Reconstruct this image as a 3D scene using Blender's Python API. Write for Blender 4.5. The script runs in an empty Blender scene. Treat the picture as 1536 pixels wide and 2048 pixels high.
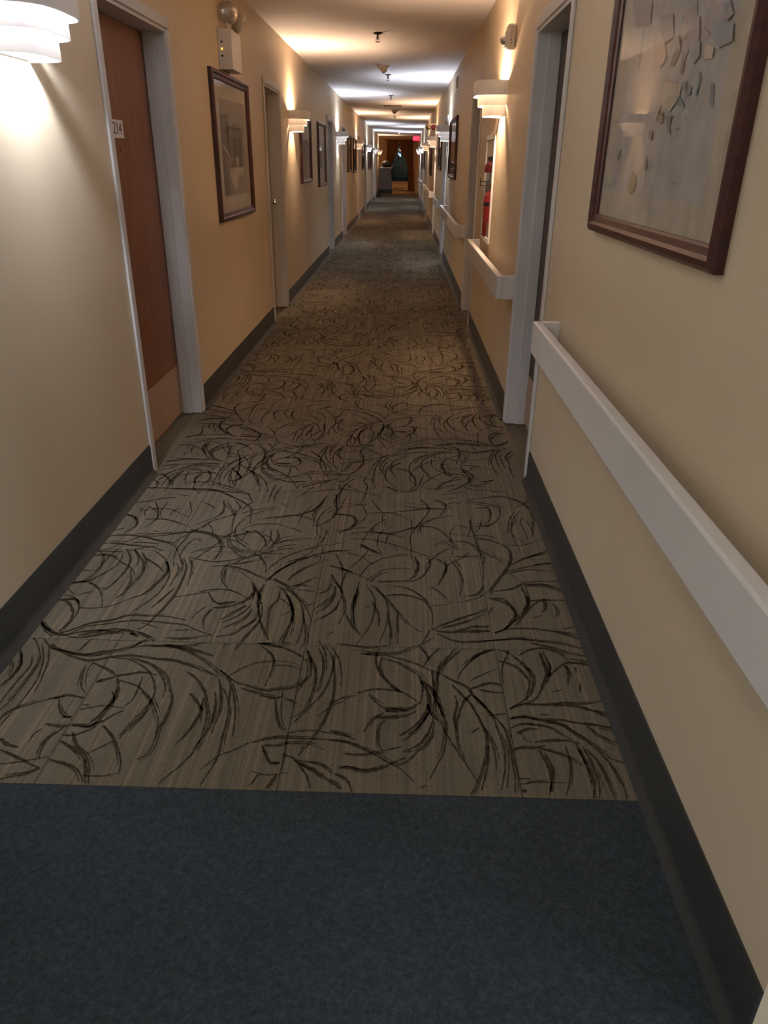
import bpy, bmesh, math, random
from mathutils import Vector, Matrix

random.seed(7)
scene = bpy.context.scene
COL = scene.collection

# ------------------------------------------------------------------ camera
cam_data = bpy.data.cameras.new('camera')
cam = bpy.data.objects.new('camera', cam_data)
COL.objects.link(cam)
cam_data.sensor_fit = 'VERTICAL'
cam_data.sensor_height = 36.0
cam_data.sensor_width = 27.0
cam_data.lens = 25.8316
cam_data.clip_start = 0.05
cam_data.clip_end = 200
_r = Vector((0.999605, 0.025588, 0.011624))
_u = Vector((-0.021507, 0.430206, 0.902474))
_f = Vector((-0.018092, 0.902368, -0.430586))
cam.matrix_world = Matrix(((_r.x, _u.x, -_f.x, 0.0), (_r.y, _u.y, -_f.y, 0.0), (_r.z, _u.z, -_f.z, 1.39), (0, 0, 0, 1)))
scene.camera = cam

# ------------------------------------------------------------------ world, daylight, exposure
W = bpy.data.worlds.new('world'); scene.world = W; W.use_nodes = True
bg = W.node_tree.nodes['Background']
bg.inputs[0].default_value = (0.62, 0.74, 0.92, 1)
bg.inputs[1].default_value = 1.2
vs = scene.view_settings
vs.view_transform = 'Standard'
vs.look = 'None'
vs.gamma = 1.0
vs.use_curve_mapping = False
vs.exposure = 0.0

DAY_POWER = 84.0
SIDE_POWER = 18.0         # cool light of an assumed window added behind the viewer for the right wall
day = bpy.data.lights.new('window_daylight', 'AREA')
day.shape = 'RECTANGLE'; day.size = 2.2; day.size_y = 1.3
day.energy = DAY_POWER; day.color = (0.72, 0.86, 1.0)
day_o = bpy.data.objects.new('window_daylight', day); COL.objects.link(day_o)
day_o.location = (3.55, -1.0, 1.6); day_o.rotation_euler = (0, math.radians(90), 0)
side = bpy.data.lights.new('assumed_side_daylight', 'AREA')
side.shape = 'RECTANGLE'; side.size = 1.3; side.size_y = 1.9
side.energy = SIDE_POWER; side.color = (0.78, 0.88, 1.0)
side_o = bpy.data.objects.new('assumed_side_daylight', side); COL.objects.link(side_o)
side_o.location = (-1.28, -1.75, 1.6); side_o.rotation_euler = (0, math.radians(-90), 0)

WARM = (1.0, 0.68, 0.45)
COOL = (0.79, 0.85, 1.0)
BULB = 1650.0

try:
    scene.cycles.use_denoising = True
    scene.cycles.max_bounces = 10
    scene.cycles.diffuse_bounces = 7
    scene.cycles.glossy_bounces = 4
    scene.cycles.transparent_max_bounces = 12
    scene.cycles.sample_clamp_indirect = 6.0
    scene.cycles.caustics_reflective = False
    scene.cycles.caustics_refractive = False
except Exception:
    pass

# ------------------------------------------------------------------ dimensions
XL, XR, CZ = -1.1986, 0.6271, 2.441
Y0, Y1, YC = -3.2, 38.5, 0.775      # near end, far end, the lobby corner
TH = 0.16                          # wall thickness
LX = 3.6                           # lobby window wall

# ------------------------------------------------------------------ materials
def mat(name, col, rough=0.6, spec=0.4, metal=0.0, noise=0.0, nscale=8.0, bump=0.0, bscale=200.0, emit=None, estr=0.0, coat=0.0):
    m = bpy.data.materials.new(name); m.use_nodes = True
    nt = m.node_tree; b = nt.nodes['Principled BSDF']
    b.inputs['Base Color'].default_value = (*col, 1)
    b.inputs['Roughness'].default_value = rough
    b.inputs['Specular IOR Level'].default_value = spec
    b.inputs['Metallic'].default_value = metal
    b.inputs['Coat Weight'].default_value = coat
    if emit:
        b.inputs['Emission Color'].default_value = (*emit, 1)
        b.inputs['Emission Strength'].default_value = estr
    tc = nt.nodes.new('ShaderNodeTexCoord')
    if noise:
        n = nt.nodes.new('ShaderNodeTexNoise'); n.inputs['Scale'].default_value = nscale; n.inputs['Detail'].default_value = 4
        nt.links.new(tc.outputs['Object'], n.inputs['Vector'])
        mr = nt.nodes.new('ShaderNodeMapRange'); mr.inputs[1].default_value = 0.3; mr.inputs[2].default_value = 0.7
        mr.inputs[3].default_value = 1 - noise; mr.inputs[4].default_value = 1 + noise
        nt.links.new(n.outputs['Fac'], mr.inputs[0])
        mx = nt.nodes.new('ShaderNodeVectorMath'); mx.operation = 'SCALE'
        mx.inputs[0].default_value = col
        nt.links.new(mr.outputs[0], mx.inputs['Scale']); nt.links.new(mx.outputs[0], b.inputs['Base Color'])
    if bump:
        n2 = nt.nodes.new('ShaderNodeTexNoise'); n2.inputs['Scale'].default_value = bscale; n2.inputs['Detail'].default_value = 3
        nt.links.new(tc.outputs['Object'], n2.inputs['Vector'])
        bp = nt.nodes.new('ShaderNodeBump'); bp.inputs['Strength'].default_value = bump; bp.inputs['Distance'].default_value = 0.002
        nt.links.new(n2.outputs['Fac'], bp.inputs['Height']); nt.links.new(bp.outputs[0], b.inputs['Normal'])
    return m

def carpet_mat(name, cols, streak):
    m = bpy.data.materials.new(name); m.use_nodes = True
    nt = m.node_tree; L = nt.links; b = nt.nodes['Principled BSDF']
    b.inputs['Roughness'].default_value = 0.95; b.inputs['Specular IOR Level'].default_value = 0.12
    tc = nt.nodes.new('ShaderNodeTexCoord'); oi = nt.nodes.new('ShaderNodeObjectInfo')
    add = nt.nodes.new('ShaderNodeVectorMath'); add.operation = 'ADD'
    mul = nt.nodes.new('ShaderNodeMath'); mul.operation = 'MULTIPLY'; mul.inputs[1].default_value = 37.0
    L.new(oi.outputs['Random'], mul.inputs[0]); L.new(tc.outputs['Object'], add.inputs[0]); L.new(mul.outputs[0], add.inputs[1])
    mp = nt.nodes.new('ShaderNodeMapping'); L.new(add.outputs[0], mp.inputs['Vector'])
    mp.inputs['Scale'].default_value = streak
    n = nt.nodes.new('ShaderNodeTexNoise'); n.inputs['Scale'].default_value = 1.0; n.inputs['Detail'].default_value = 3
    L.new(mp.outputs[0], n.inputs['Vector'])
    cr = nt.nodes.new('ShaderNodeValToRGB'); L.new(n.outputs['Fac'], cr.inputs[0])
    e = cr.color_ramp.elements
    while len(e) < len(cols): e.new(0.5)
    for i, (p, c) in enumerate(cols): e[i].position = p; e[i].color = (*c, 1)
    # yarn speckle
    n2 = nt.nodes.new('ShaderNodeTexNoise'); n2.inputs['Scale'].default_value = 420; n2.inputs['Detail'].default_value = 2
    L.new(tc.outputs['Object'], n2.inputs['Vector'])
    mr = nt.nodes.new('ShaderNodeMapRange'); mr.inputs[1].default_value = 0.3; mr.inputs[2].default_value = 0.7
    mr.inputs[3].default_value = 0.62; mr.inputs[4].default_value = 1.38
    L.new(n2.outputs['Fac'], mr.inputs[0])
    n3 = nt.nodes.new('ShaderNodeTexNoise'); n3.inputs['Scale'].default_value = 2.2; n3.inputs['Detail'].default_value = 5
    L.new(tc.outputs['Object'], n3.inputs['Vector'])
    mr3 = nt.nodes.new('ShaderNodeMapRange'); mr3.inputs[1].default_value = 0.3; mr3.inputs[2].default_value = 0.7
    mr3.inputs[3].default_value = 0.88; mr3.inputs[4].default_value = 1.1
    L.new(n3.outputs['Fac'], mr3.inputs[0])
    mm = nt.nodes.new('ShaderNodeMath'); mm.operation = 'MULTIPLY'; L.new(mr.outputs[0], mm.inputs[0]); L.new(mr3.outputs[0], mm.inputs[1])
    sc = nt.nodes.new('ShaderNodeVectorMath'); sc.operation = 'SCALE'
    L.new(cr.outputs[0], sc.inputs[0]); L.new(mm.outputs[0], sc.inputs['Scale']); L.new(sc.outputs[0], b.inputs['Base Color'])
    bp = nt.nodes.new('ShaderNodeBump'); bp.inputs['Strength'].default_value = 0.7; bp.inputs['Distance'].default_value = 0.003
    L.new(n2.outputs['Fac'], bp.inputs['Height']); L.new(bp.outputs[0], b.inputs['Normal'])
    return m

def wood_mat(name, a, c, rough, scale, axis=2):
    m = bpy.data.materials.new(name); m.use_nodes = True
    nt = m.node_tree; L = nt.links; b = nt.nodes['Principled BSDF']
    b.inputs['Roughness'].default_value = rough; b.inputs['Specular IOR Level'].default_value = 0.45
    tc = nt.nodes.new('ShaderNodeTexCoord'); mp = nt.nodes.new('ShaderNodeMapping')
    s = [scale * 10] * 3; s[axis] = scale
    mp.inputs['Scale'].default_value = s
    L.new(tc.outputs['Object'], mp.inputs['Vector'])
    n = nt.nodes.new('ShaderNodeTexNoise'); n.inputs['Scale'].default_value = 1; n.inputs['Detail'].default_value = 6; n.inputs['Distortion'].default_value = 0.6
    L.new(mp.outputs[0], n.inputs['Vector'])
    cr = nt.nodes.new('ShaderNodeValToRGB'); L.new(n.outputs['Fac'], cr.inputs[0])
    cr.color_ramp.elements[0].position = 0.3; cr.color_ramp.elements[0].color = (*a, 1)
    cr.color_ramp.elements[1].position = 0.7; cr.color_ramp.elements[1].color = (*c, 1)
    L.new(cr.outputs[0], b.inputs['Base Color'])
    return m

def glass_mat(name, tint=(1, 1, 1)):
    m = bpy.data.materials.new(name); m.use_nodes = True
    nt = m.node_tree; nt.nodes.clear(); L = nt.links
    o = nt.nodes.new('ShaderNodeOutputMaterial'); mx = nt.nodes.new('ShaderNodeMixShader')
    t = nt.nodes.new('ShaderNodeBsdfTransparent'); t.inputs[0].default_value = (*tint, 1)
    g = nt.nodes.new('ShaderNodeBsdfGlossy'); g.inputs['Roughness'].default_value = 0.03
    f = nt.nodes.new('ShaderNodeFresnel'); f.inputs[0].default_value = 1.5
    ge = nt.nodes.new('ShaderNodeNewGeometry'); iv = nt.nodes.new('ShaderNodeMath'); iv.operation = 'SUBTRACT'; iv.inputs[0].default_value = 1.0
    mu = nt.nodes.new('ShaderNodeMath'); mu.operation = 'MULTIPLY'      # only the front face of a sheet reflects
    L.new(ge.outputs['Backfacing'], iv.inputs[1]); L.new(iv.outputs[0], mu.inputs[0]); L.new(f.outputs[0], mu.inputs[1])
    L.new(mu.outputs[0], mx.inputs[0]); L.new(t.outputs[0], mx.inputs[1]); L.new(g.outputs[0], mx.inputs[2]); L.new(mx.outputs[0], o.inputs[0])
    return m

def attr_mat(name, rough=0.7):
    m = bpy.data.materials.new(name); m.use_nodes = True
    nt = m.node_tree; b = nt.nodes['Principled BSDF']; b.inputs['Roughness'].default_value = rough
    a = nt.nodes.new('ShaderNodeVertexColor'); a.layer_name = 'ink'
    tc = nt.nodes.new('ShaderNodeTexCoord'); n = nt.nodes.new('ShaderNodeTexNoise'); n.inputs['Scale'].default_value = 14; n.inputs['Detail'].default_value = 5
    nt.links.new(tc.outputs['Object'], n.inputs['Vector'])
    mr = nt.nodes.new('ShaderNodeMapRange'); mr.inputs[1].default_value = 0.3; mr.inputs[2].default_value = 0.7; mr.inputs[3].default_value = 0.85; mr.inputs[4].default_value = 1.15
    nt.links.new(n.outputs['Fac'], mr.inputs[0])
    s = nt.nodes.new('ShaderNodeVectorMath'); s.operation = 'SCALE'
    nt.links.new(a.outputs['Color'], s.inputs[0]); nt.links.new(mr.outputs[0], s.inputs['Scale']); nt.links.new(s.outputs[0], b.inputs['Base Color'])
    return m

M = {}
M['wall'] = mat('cream_wall_paint', (0.63, 0.52, 0.365), 0.42, 0.4, noise=0.025, nscale=1.5, bump=0.08, bscale=90)
M['end_wall'] = mat('ochre_wall_paint', (0.62, 0.37, 0.16), 0.6, 0.3, noise=0.03, nscale=2)
M['ceiling'] = mat('ceiling_paint', (0.76, 0.71, 0.69), 0.75, 0.2, noise=0.02, nscale=2, bump=0.1, bscale=60)
M['trim'] = mat('grey_white_gloss_trim', (0.62, 0.61, 0.60), 0.42, 0.4, noise=0.03, nscale=6)
M['rail'] = mat('white_rail_paint', (0.68, 0.66, 0.63), 0.4, 0.4, noise=0.03, nscale=5)
M['base'] = mat('charcoal_vinyl', (0.036, 0.037, 0.035), 0.38, 0.45, noise=0.15, nscale=4)
M['carpet'] = carpet_mat('beige_striped_carpet', [(0.30, (0.102, 0.086, 0.059)), (0.46, (0.127, 0.107, 0.074)), (0.58, (0.141, 0.118, 0.081)), (0.70, (0.200, 0.145, 0.092))], (120, 0.8, 1))
M['blue'] = carpet_mat('slate_blue_carpet', [(0.3, (0.025, 0.030, 0.034)), (0.5, (0.033, 0.040, 0.045)), (0.7, (0.043, 0.053, 0.060))], (90, 90, 90))
M['swirl'] = mat('dark_brown_yarn', (0.040, 0.030, 0.018), 0.95, 0.05, noise=0.5, nscale=160)
M['door_wood'] = wood_mat('red_brown_door_veneer', (0.16, 0.058, 0.027), (0.23, 0.090, 0.042), 0.45, 3.0)
M['door_dark'] = wood_mat('dark_door_veneer', (0.050, 0.034, 0.025), (0.075, 0.052, 0.038), 0.5, 3.0)
M['door_white'] = mat('pale_door_paint', (0.50, 0.44, 0.37), 0.5, 0.35, noise=0.03)
M['door_grey'] = mat('grey_door_paint', (0.30, 0.29, 0.29), 0.5, 0.35, noise=0.03)
M['kick'] = mat('tan_kick_plate', (0.40, 0.27, 0.19), 0.5, 0.4, noise=0.05)
M['mahogany'] = wood_mat('mahogany_frame', (0.028, 0.006, 0.005), (0.065, 0.013, 0.010), 0.38, 4.0, 1)
M['mat_board'] = mat('cream_mat_board', (0.60, 0.55, 0.45), 0.8, 0.1)
M['glass'] = glass_mat('picture_glass')
M['pane'] = glass_mat('window_glass', (0.9, 0.95, 0.95))
M['ink'] = attr_mat('printed_art')
M['white'] = mat('white_enamel', (0.80, 0.79, 0.78), 0.35, 0.4)
M['plastic'] = mat('ivory_plastic', (0.62, 0.55, 0.44), 0.4, 0.4)
M['chrome'] = mat('chrome', (0.75, 0.74, 0.72), 0.18, 0.5, metal=1.0)
M['brass'] = mat('aged_brass', (0.30, 0.22, 0.12), 0.3, 0.5, metal=1.0)
M['black'] = mat('black_plastic', (0.012, 0.012, 0.012), 0.45, 0.4)
M['red'] = mat('red_enamel', (0.155, 0.013, 0.014), 0.35, 0.5)
M['steel'] = mat('dull_steel', (0.36, 0.33, 0.31), 0.4, 0.5, metal=0.6)
M['dark_metal'] = mat('dark_back_plate', (0.06, 0.045, 0.035), 0.5, 0.3)
M['clear'] = mat('lens_plastic', (0.50, 0.46, 0.40), 0.16, 0.6, metal=0.55, coat=0.8)
M['amber'] = mat('amber_indicator', (0.8, 0.4, 0.05), 0.4, emit=(1, 0.5, 0.08), estr=1.5)
M['curtain'] = mat('brown_drape', (0.44, 0.185, 0.08), 0.85, 0.1, noise=0.12, nscale=5, bump=0.2, bscale=300)
M['cart'] = mat('grey_canvas', (0.20, 0.185, 0.19), 0.8, 0.15, noise=0.06, nscale=10)
M['leaf'] = mat('dark_foliage', (0.009, 0.016, 0.012), 0.8, 0.1, noise=0.4, nscale=9)
M['ground'] = mat('outdoor_soil', (0.05, 0.06, 0.035), 0.9, 0.1, noise=0.3)
M['alarm_red'] = mat('alarm_red', (0.16, 0.010, 0.014), 0.35)
M['exit'] = mat('lit_red_exit_face', (0.5, 0.02, 0.05), 0.4, emit=(1.0, 0.035, 0.10), estr=1.1)
M['exit_text'] = mat('lit_exit_letters', (0.9, 0.3, 0.4), 0.4, emit=(1.0, 0.22, 0.32), estr=1.3)
M['paper'] = mat('white_paper', (0.75, 0.74, 0.72), 0.8)
M['letters'] = mat('dark_letters', (0.06, 0.045, 0.04), 0.6)
M['warm_lamp'] = mat('warm_lamp', (1, 1, 1), emit=WARM, estr=BULB)
M['cool_lamp'] = mat('cool_lamp', (1, 1, 1), emit=COOL, estr=BULB)

# ------------------------------------------------------------------ mesh helpers
def box(bm, x0, x1, y0, y1, z0, z1, bev=0.0):
    r = bmesh.ops.create_cube(bm, size=1.0)
    for v in r['verts']:
        v.co = Vector(((x0 + x1) / 2 + v.co.x * (x1 - x0), (y0 + y1) / 2 + v.co.y * (y1 - y0), (z0 + z1) / 2 + v.co.z * (z1 - z0)))
    if bev:
        es = list({e for v in r['verts'] for e in v.link_edges})
        bmesh.ops.bevel(bm, geom=es, offset=bev, segments=2, affect='EDGES', profile=0.5)

def cyl(bm, p0, p1, r0, r1=None, n=20, cap=True):
    r1 = r0 if r1 is None else r1
    p0, p1 = Vector(p0), Vector(p1); d = p1 - p0
    rot = Vector((0, 0, 1)).rotation_difference(d).to_matrix().to_4x4()
    bmesh.ops.create_cone(bm, cap_ends=cap, segments=n, radius1=r0, radius2=r1, depth=d.length, matrix=Matrix.Translation((p0 + p1) / 2) @ rot)

def ball(bm, c, r, sx=1, sy=1, sz=1, u=20, v=12):
    bmesh.ops.create_uvsphere(bm, u_segments=u, v_segments=v, radius=r, matrix=Matrix.Translation(c) @ Matrix.Diagonal((sx, sy, sz, 1)))

def lathe(bm, prof, c, axis=(0, 0, 1), n=24):
    rot = Vector((0, 0, 1)).rotation_difference(Vector(axis)).to_matrix()
    c = Vector(c); rings = []
    for (r, h) in prof:
        if r < 1e-5:
            rings.append([bm.verts.new(c + rot @ Vector((0, 0, h)))])
        else:
            rings.append([bm.verts.new(c + rot @ Vector((r * math.cos(2 * math.pi * i / n), r * math.sin(2 * math.pi * i / n), h))) for i in range(n)])
    for a, b in zip(rings, rings[1:]):
        for i in range(n):
            j = (i + 1) % n
            if len(a) == 1 and len(b) == 1: continue
            if len(a) == 1: bm.faces.new((a[0], b[j], b[i]))
            elif len(b) == 1: bm.faces.new((a[i], a[j], b[0]))
            else: bm.faces.new((a[i], a[j], b[j], b[i]))

def extrude_y(bm, prof, y0, y1):
    """prof: list of (x, z), closed; extruded along y with end caps"""
    a = [bm.verts.new((x, y0, z)) for x, z in prof]; b = [bm.verts.new((x, y1, z)) for x, z in prof]
    n = len(prof)
    for i in range(n):
        j = (i + 1) % n
        bm.faces.new((a[i], a[j], b[j], b[i]))
    bm.faces.new(a[::-1]); bm.faces.new(b)

def obj(name, bm, m, parent=None, smooth=False, loc=None):
    bmesh.ops.recalc_face_normals(bm, faces=bm.faces)
    me = bpy.data.meshes.new(name); bm.to_mesh(me); bm.free()
    for mm in (m if isinstance(m, (list, tuple)) else [m]): me.materials.append(mm)
    if smooth:
        for p in me.polygons: p.use_smooth = True
        try: me.set_sharp_from_angle(angle=math.radians(40))
        except Exception: pass
    o = bpy.data.objects.new(name, me); COL.objects.link(o)
    if parent: o.parent = parent
    if loc: o.location = loc
    return o

def bxo(name, dims, m, parent=None, bev=0.0):
    bm = bmesh.new(); box(bm, *dims, bev=bev); return obj(name, bm, m, parent)

def tag(o, label=None, cat=None, group=None, kind=None):
    if label: o['label'] = label
    if cat: o['category'] = cat
    if group: o['group'] = group
    if kind: o['kind'] = kind
    return o

def empty(name, loc, label, cat, group=None, kind=None, rz=0.0):
    o = bpy.data.objects.new(name, None); COL.objects.link(o); o.location = loc; o.rotation_euler = (0, 0, rz)
    o.empty_display_size = 0.1
    return tag(o, label, cat, group, kind)

def text_mesh(name, body, size, m, parent, mw, depth=0.001, sx=1.0):
    cu = bpy.data.curves.new(name, 'FONT'); cu.body = body; cu.size = size; cu.extrude = depth; cu.align_x = 'CENTER'; cu.align_y = 'CENTER'
    t = bpy.data.objects.new('tmp_text', cu); COL.objects.link(t)
    bpy.context.view_layer.update()
    me = bpy.data.meshes.new_from_object(t.evaluated_get(bpy.context.evaluated_depsgraph_get()))
    bpy.data.objects.remove(t)
    me.name = name
    me.transform(mw @ Matrix.Diagonal((sx, 1, 1, 1)))
    me.materials.clear(); me.materials.append(m)
    o = bpy.data.objects.new(name, me); COL.objects.link(o); o.parent = parent
    return o

def wall_frame(side, y, z, off=0.0):
    """matrix for text lying on a wall: reads left to right as seen from the corridor"""
    if side < 0:   # left wall faces +x ; reading direction runs +y
        return Matrix(((0, 0, 1, XL + off), (1, 0, 0, y), (0, 1, 0, z), (0, 0, 0, 1)))
    return Matrix(((0, 0, -1, XR - off), (-1, 0, 0, y), (0, 1, 0, z), (0, 0, 0, 1)))

def clone(o, parent=None):
    c = o.copy(); COL.objects.link(c); c.parent = parent
    for k in list(o.children): clone(k, c)
    return c

# ------------------------------------------------------------------ the setting: walls with openings
L_DOORS = [(3.29, 4.31), (7.00, 7.92), (12.57, 13.52), (15.45, 16.42), (20.80, 21.75), (24.20, 25.15), (29.30, 30.25), (32.50, 33.45)]
R_DOORS = [(3.30, 4.22), (6.92, 7.88), (12.22, 13.15), (16.05, 17.0), (21.0, 21.95), (24.0, 24.95), (29.80, 30.75), (32.70, 33.65)]
CW = 0.050        # casing width
TOP = 2.018       # top of casing
OPEN_Z = TOP - CW
CAB = (5.715, 6.235, 0.88, 1.545)   # recess of the extinguisher cabinet

def wall_mesh(side, ya, yb, doors, cab=None):
    bm = bmesh.new()
    x0, x1 = (XL - TH, XL) if side < 0 else (XR, XR + TH)
    y = ya
    segs = []
    for (a, b) in doors:
        segs.append((y, a + CW)); box(bm, x0, x1, a + CW, b - CW, OPEN_Z, CZ); y = b - CW
    segs.append((y, yb))
    for (a, b) in segs:
        if cab and a < cab[0] < b:
            box(bm, x0, x1, a, cab[0], 0, CZ); box(bm, x0, x1, cab[1], b, 0, CZ)
            box(bm, x0, x1, cab[0], cab[1], 0, cab[2]); box(bm, x0, x1, cab[0], cab[1], cab[3], CZ)
        else:
            box(bm, x0, x1, a, b, 0, CZ)
    return bm

bm = wall_mesh(-1, -0.75, Y1, L_DOORS)
box(bm, XL - TH, XL, Y0, -2.75, 0, CZ); box(bm, XL - TH, XL, -2.75, -0.75, 0, 0.9); box(bm, XL - TH, XL, -2.75, -0.75, 2.3, CZ)
tag(obj('wall_left', bm, M['wall']), 'cream painted left corridor wall with recessed doorways', 'wall', kind='structure')
tag(obj('wall_right', wall_mesh(1, YC, Y1, R_DOORS, CAB), M['wall']), 'cream painted right corridor wall with the handrail', 'wall', kind='structure')
# far wall with window opening
FW = (-0.66, 0.20, 0.52, 2.12)
bm = bmesh.new()
box(bm, XL - TH, FW[0], Y1, Y1 + 0.16, 0, CZ); box(bm, FW[1], XR + TH, Y1, Y1 + 0.16, 0, CZ)
box(bm, FW[0], FW[1], Y1, Y1 + 0.16, 0, FW[2]); box(bm, FW[0], FW[1], Y1, Y1 + 0.16, FW[3], CZ)
tag(obj('wall_far', bm, M['end_wall']), 'ochre end wall behind the curtained window', 'wall', kind='structure')
# lobby: return wall, window wall, back wall
tag(bxo('wall_return', (XR + TH, LX, YC, YC + 0.16, 0, CZ), M['wall']), 'cream return wall turning the corner at the near right', 'wall', kind='structure')
bm = bmesh.new()
box(bm, LX, LX + 0.16, Y0, -2.15, 0, CZ); box(bm, LX, LX + 0.16, 0.15, YC + 0.16, 0, CZ)
box(bm, LX, LX + 0.16, -2.15, 0.15, 0, 0.85); box(bm, LX, LX + 0.16, -2.15, 0.15, 2.2, CZ)
tag(obj('wall_lobby', bm, M['wall']), 'lobby wall with the daylight window, right of the camera', 'wall', kind='structure')
tag(bxo('wall_near', (XL - TH, LX + 0.16, Y0 - 0.16, Y0, 0, CZ), M['wall']), 'wall behind the viewer', 'wall', kind='structure')
bm = bmesh.new()
box(bm, XL - TH, XR + TH, Y0 - 0.16, Y1 + 0.16, CZ, CZ + 0.1); box(bm, XR + TH, LX + 0.16, Y0 - 0.16, YC + 0.16, CZ, CZ + 0.1)
tag(obj('ceiling', bm, M['ceiling']), 'smooth painted corridor ceiling', 'ceiling', kind='structure')

# lobby window
w1 = empty('window_1', (LX, -1.0, 0.85), 'wide lobby window right of the viewer', 'window', kind='structure')
bm = bmesh.new()
for d in ((0.03, 0.09, -1.15, 1.15, 0, 0.05), (0.03, 0.09, -1.15, 1.15, 1.30, 1.35), (0.03, 0.09, -1.15, -1.10, 0.05, 1.30), (0.03, 0.09, 1.10, 1.15, 0.05, 1.30), (0.03, 0.09, -0.025, 0.025, 0.05, 1.30)): box(bm, *d)
obj('window_frame', bm, M['trim'], w1)
bxo('pane', (0.055, 0.06, -1.10, -0.025, 0.05, 1.30), M['pane'], w1); bxo('pane', (0.055, 0.06, 0.025, 1.10, 0.05, 1.30), M['pane'], w1)

w3 = empty('assumed_window_3', (XL, -1.75, 0.9), 'assumed window added in the left wall, unseen behind the viewer', 'window', kind='structure')  # assumed opening, added to carry the cool side light
bm = bmesh.new()
for d in ((-0.13, -0.09, -1.0, 1.0, 0, 0.05), (-0.13, -0.09, -1.0, 1.0, 1.35, 1.40), (-0.13, -0.09, -1.0, -0.95, 0.05, 1.35), (-0.13, -0.09, 0.95, 1.0, 0.05, 1.35)): box(bm, *d)
obj('window_frame', bm, M['trim'], w3)
bxo('pane', (-0.113, -0.108, -0.95, 0.95, 0.05, 1.35), M['pane'], w3)

# far window
w2 = empty('window_2', (0, Y1, 0), 'dark window between brown curtains at the corridor end', 'window', kind='structure')
bm = bmesh.new()
x0, x1, z0, z1 = FW
for d in ((x0, x1, 0.04, 0.10, z0, z0 + 0.05), (x0, x1, 0.04, 0.10, z1 - 0.05, z1), (x0, x0 + 0.05, 0.04, 0.10, z0 + 0.05, z1 - 0.05), (x1 - 0.05, x1, 0.04, 0.10, z0 + 0.05, z1 - 0.05), (x0 + .05, x1 - .05, 0.04, 0.10, 1.13, 1.17)): box(bm, *d)
obj('window_frame', bm, M['dark_metal'], w2)
bxo('pane', (x0 + 0.05, x1 - 0.05, 0.066, 0.072, z0 + 0.05, 1.13), M['pane'], w2)
bxo('pane', (x0 + 0.05, x1 - 0.05, 0.066, 0.072, 1.17, z1 - 0.05), M['pane'], w2)
bxo('window_sill', (x0 - 0.04, x1 + 0.04, -0.05, 0.04, z0 - 0.04, z0), M['end_wall'], w2)

# ------------------------------------------------------------------ floor: carpet tiles near, one field beyond, blue carpet in front
SEAM = 1.32
floor = tag(bxo('floor', (XL - TH - 0.1, LX + 0.16, Y0 - 0.16, Y1 + 0.16, -0.12, -0.006), M['carpet']), 'corridor floor under the carpets', 'floor', kind='structure')
tag(bxo('blue_carpet', (XL - TH, LX, Y0, SEAM - 0.002, -0.006, 0.0005), M['blue'], floor), 'plain slate-blue carpet in the foreground')
cols = [(XL - TH, -0.88), (-0.88, -0.28), (-0.28, 0.32), (0.32, XR + TH)]
ROWS = 10; TP = 0.60
tile_me = {}
for ri in range(ROWS):
    for ci, (a, b) in enumerate(cols):
        if ci not in tile_me:
            bm = bmesh.new(); g = 0.0008
            box(bm, a + g, b - g, g, TP - g, -0.006, 0.0, bev=0.0009)
            o = obj('carpet_tile', bm, M['carpet'], floor); tile_me[ci] = o.data
        else:
            o = bpy.data.objects.new('carpet_tile', tile_me[ci]); COL.objects.link(o); o.parent = floor
        o.location = (0, SEAM + ri * TP, 0)
bxo('carpet_field', (XL - TH, XR + TH, SEAM + ROWS * TP + 0.001, Y1, -0.006, 0.0), M['carpet'], floor)

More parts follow.
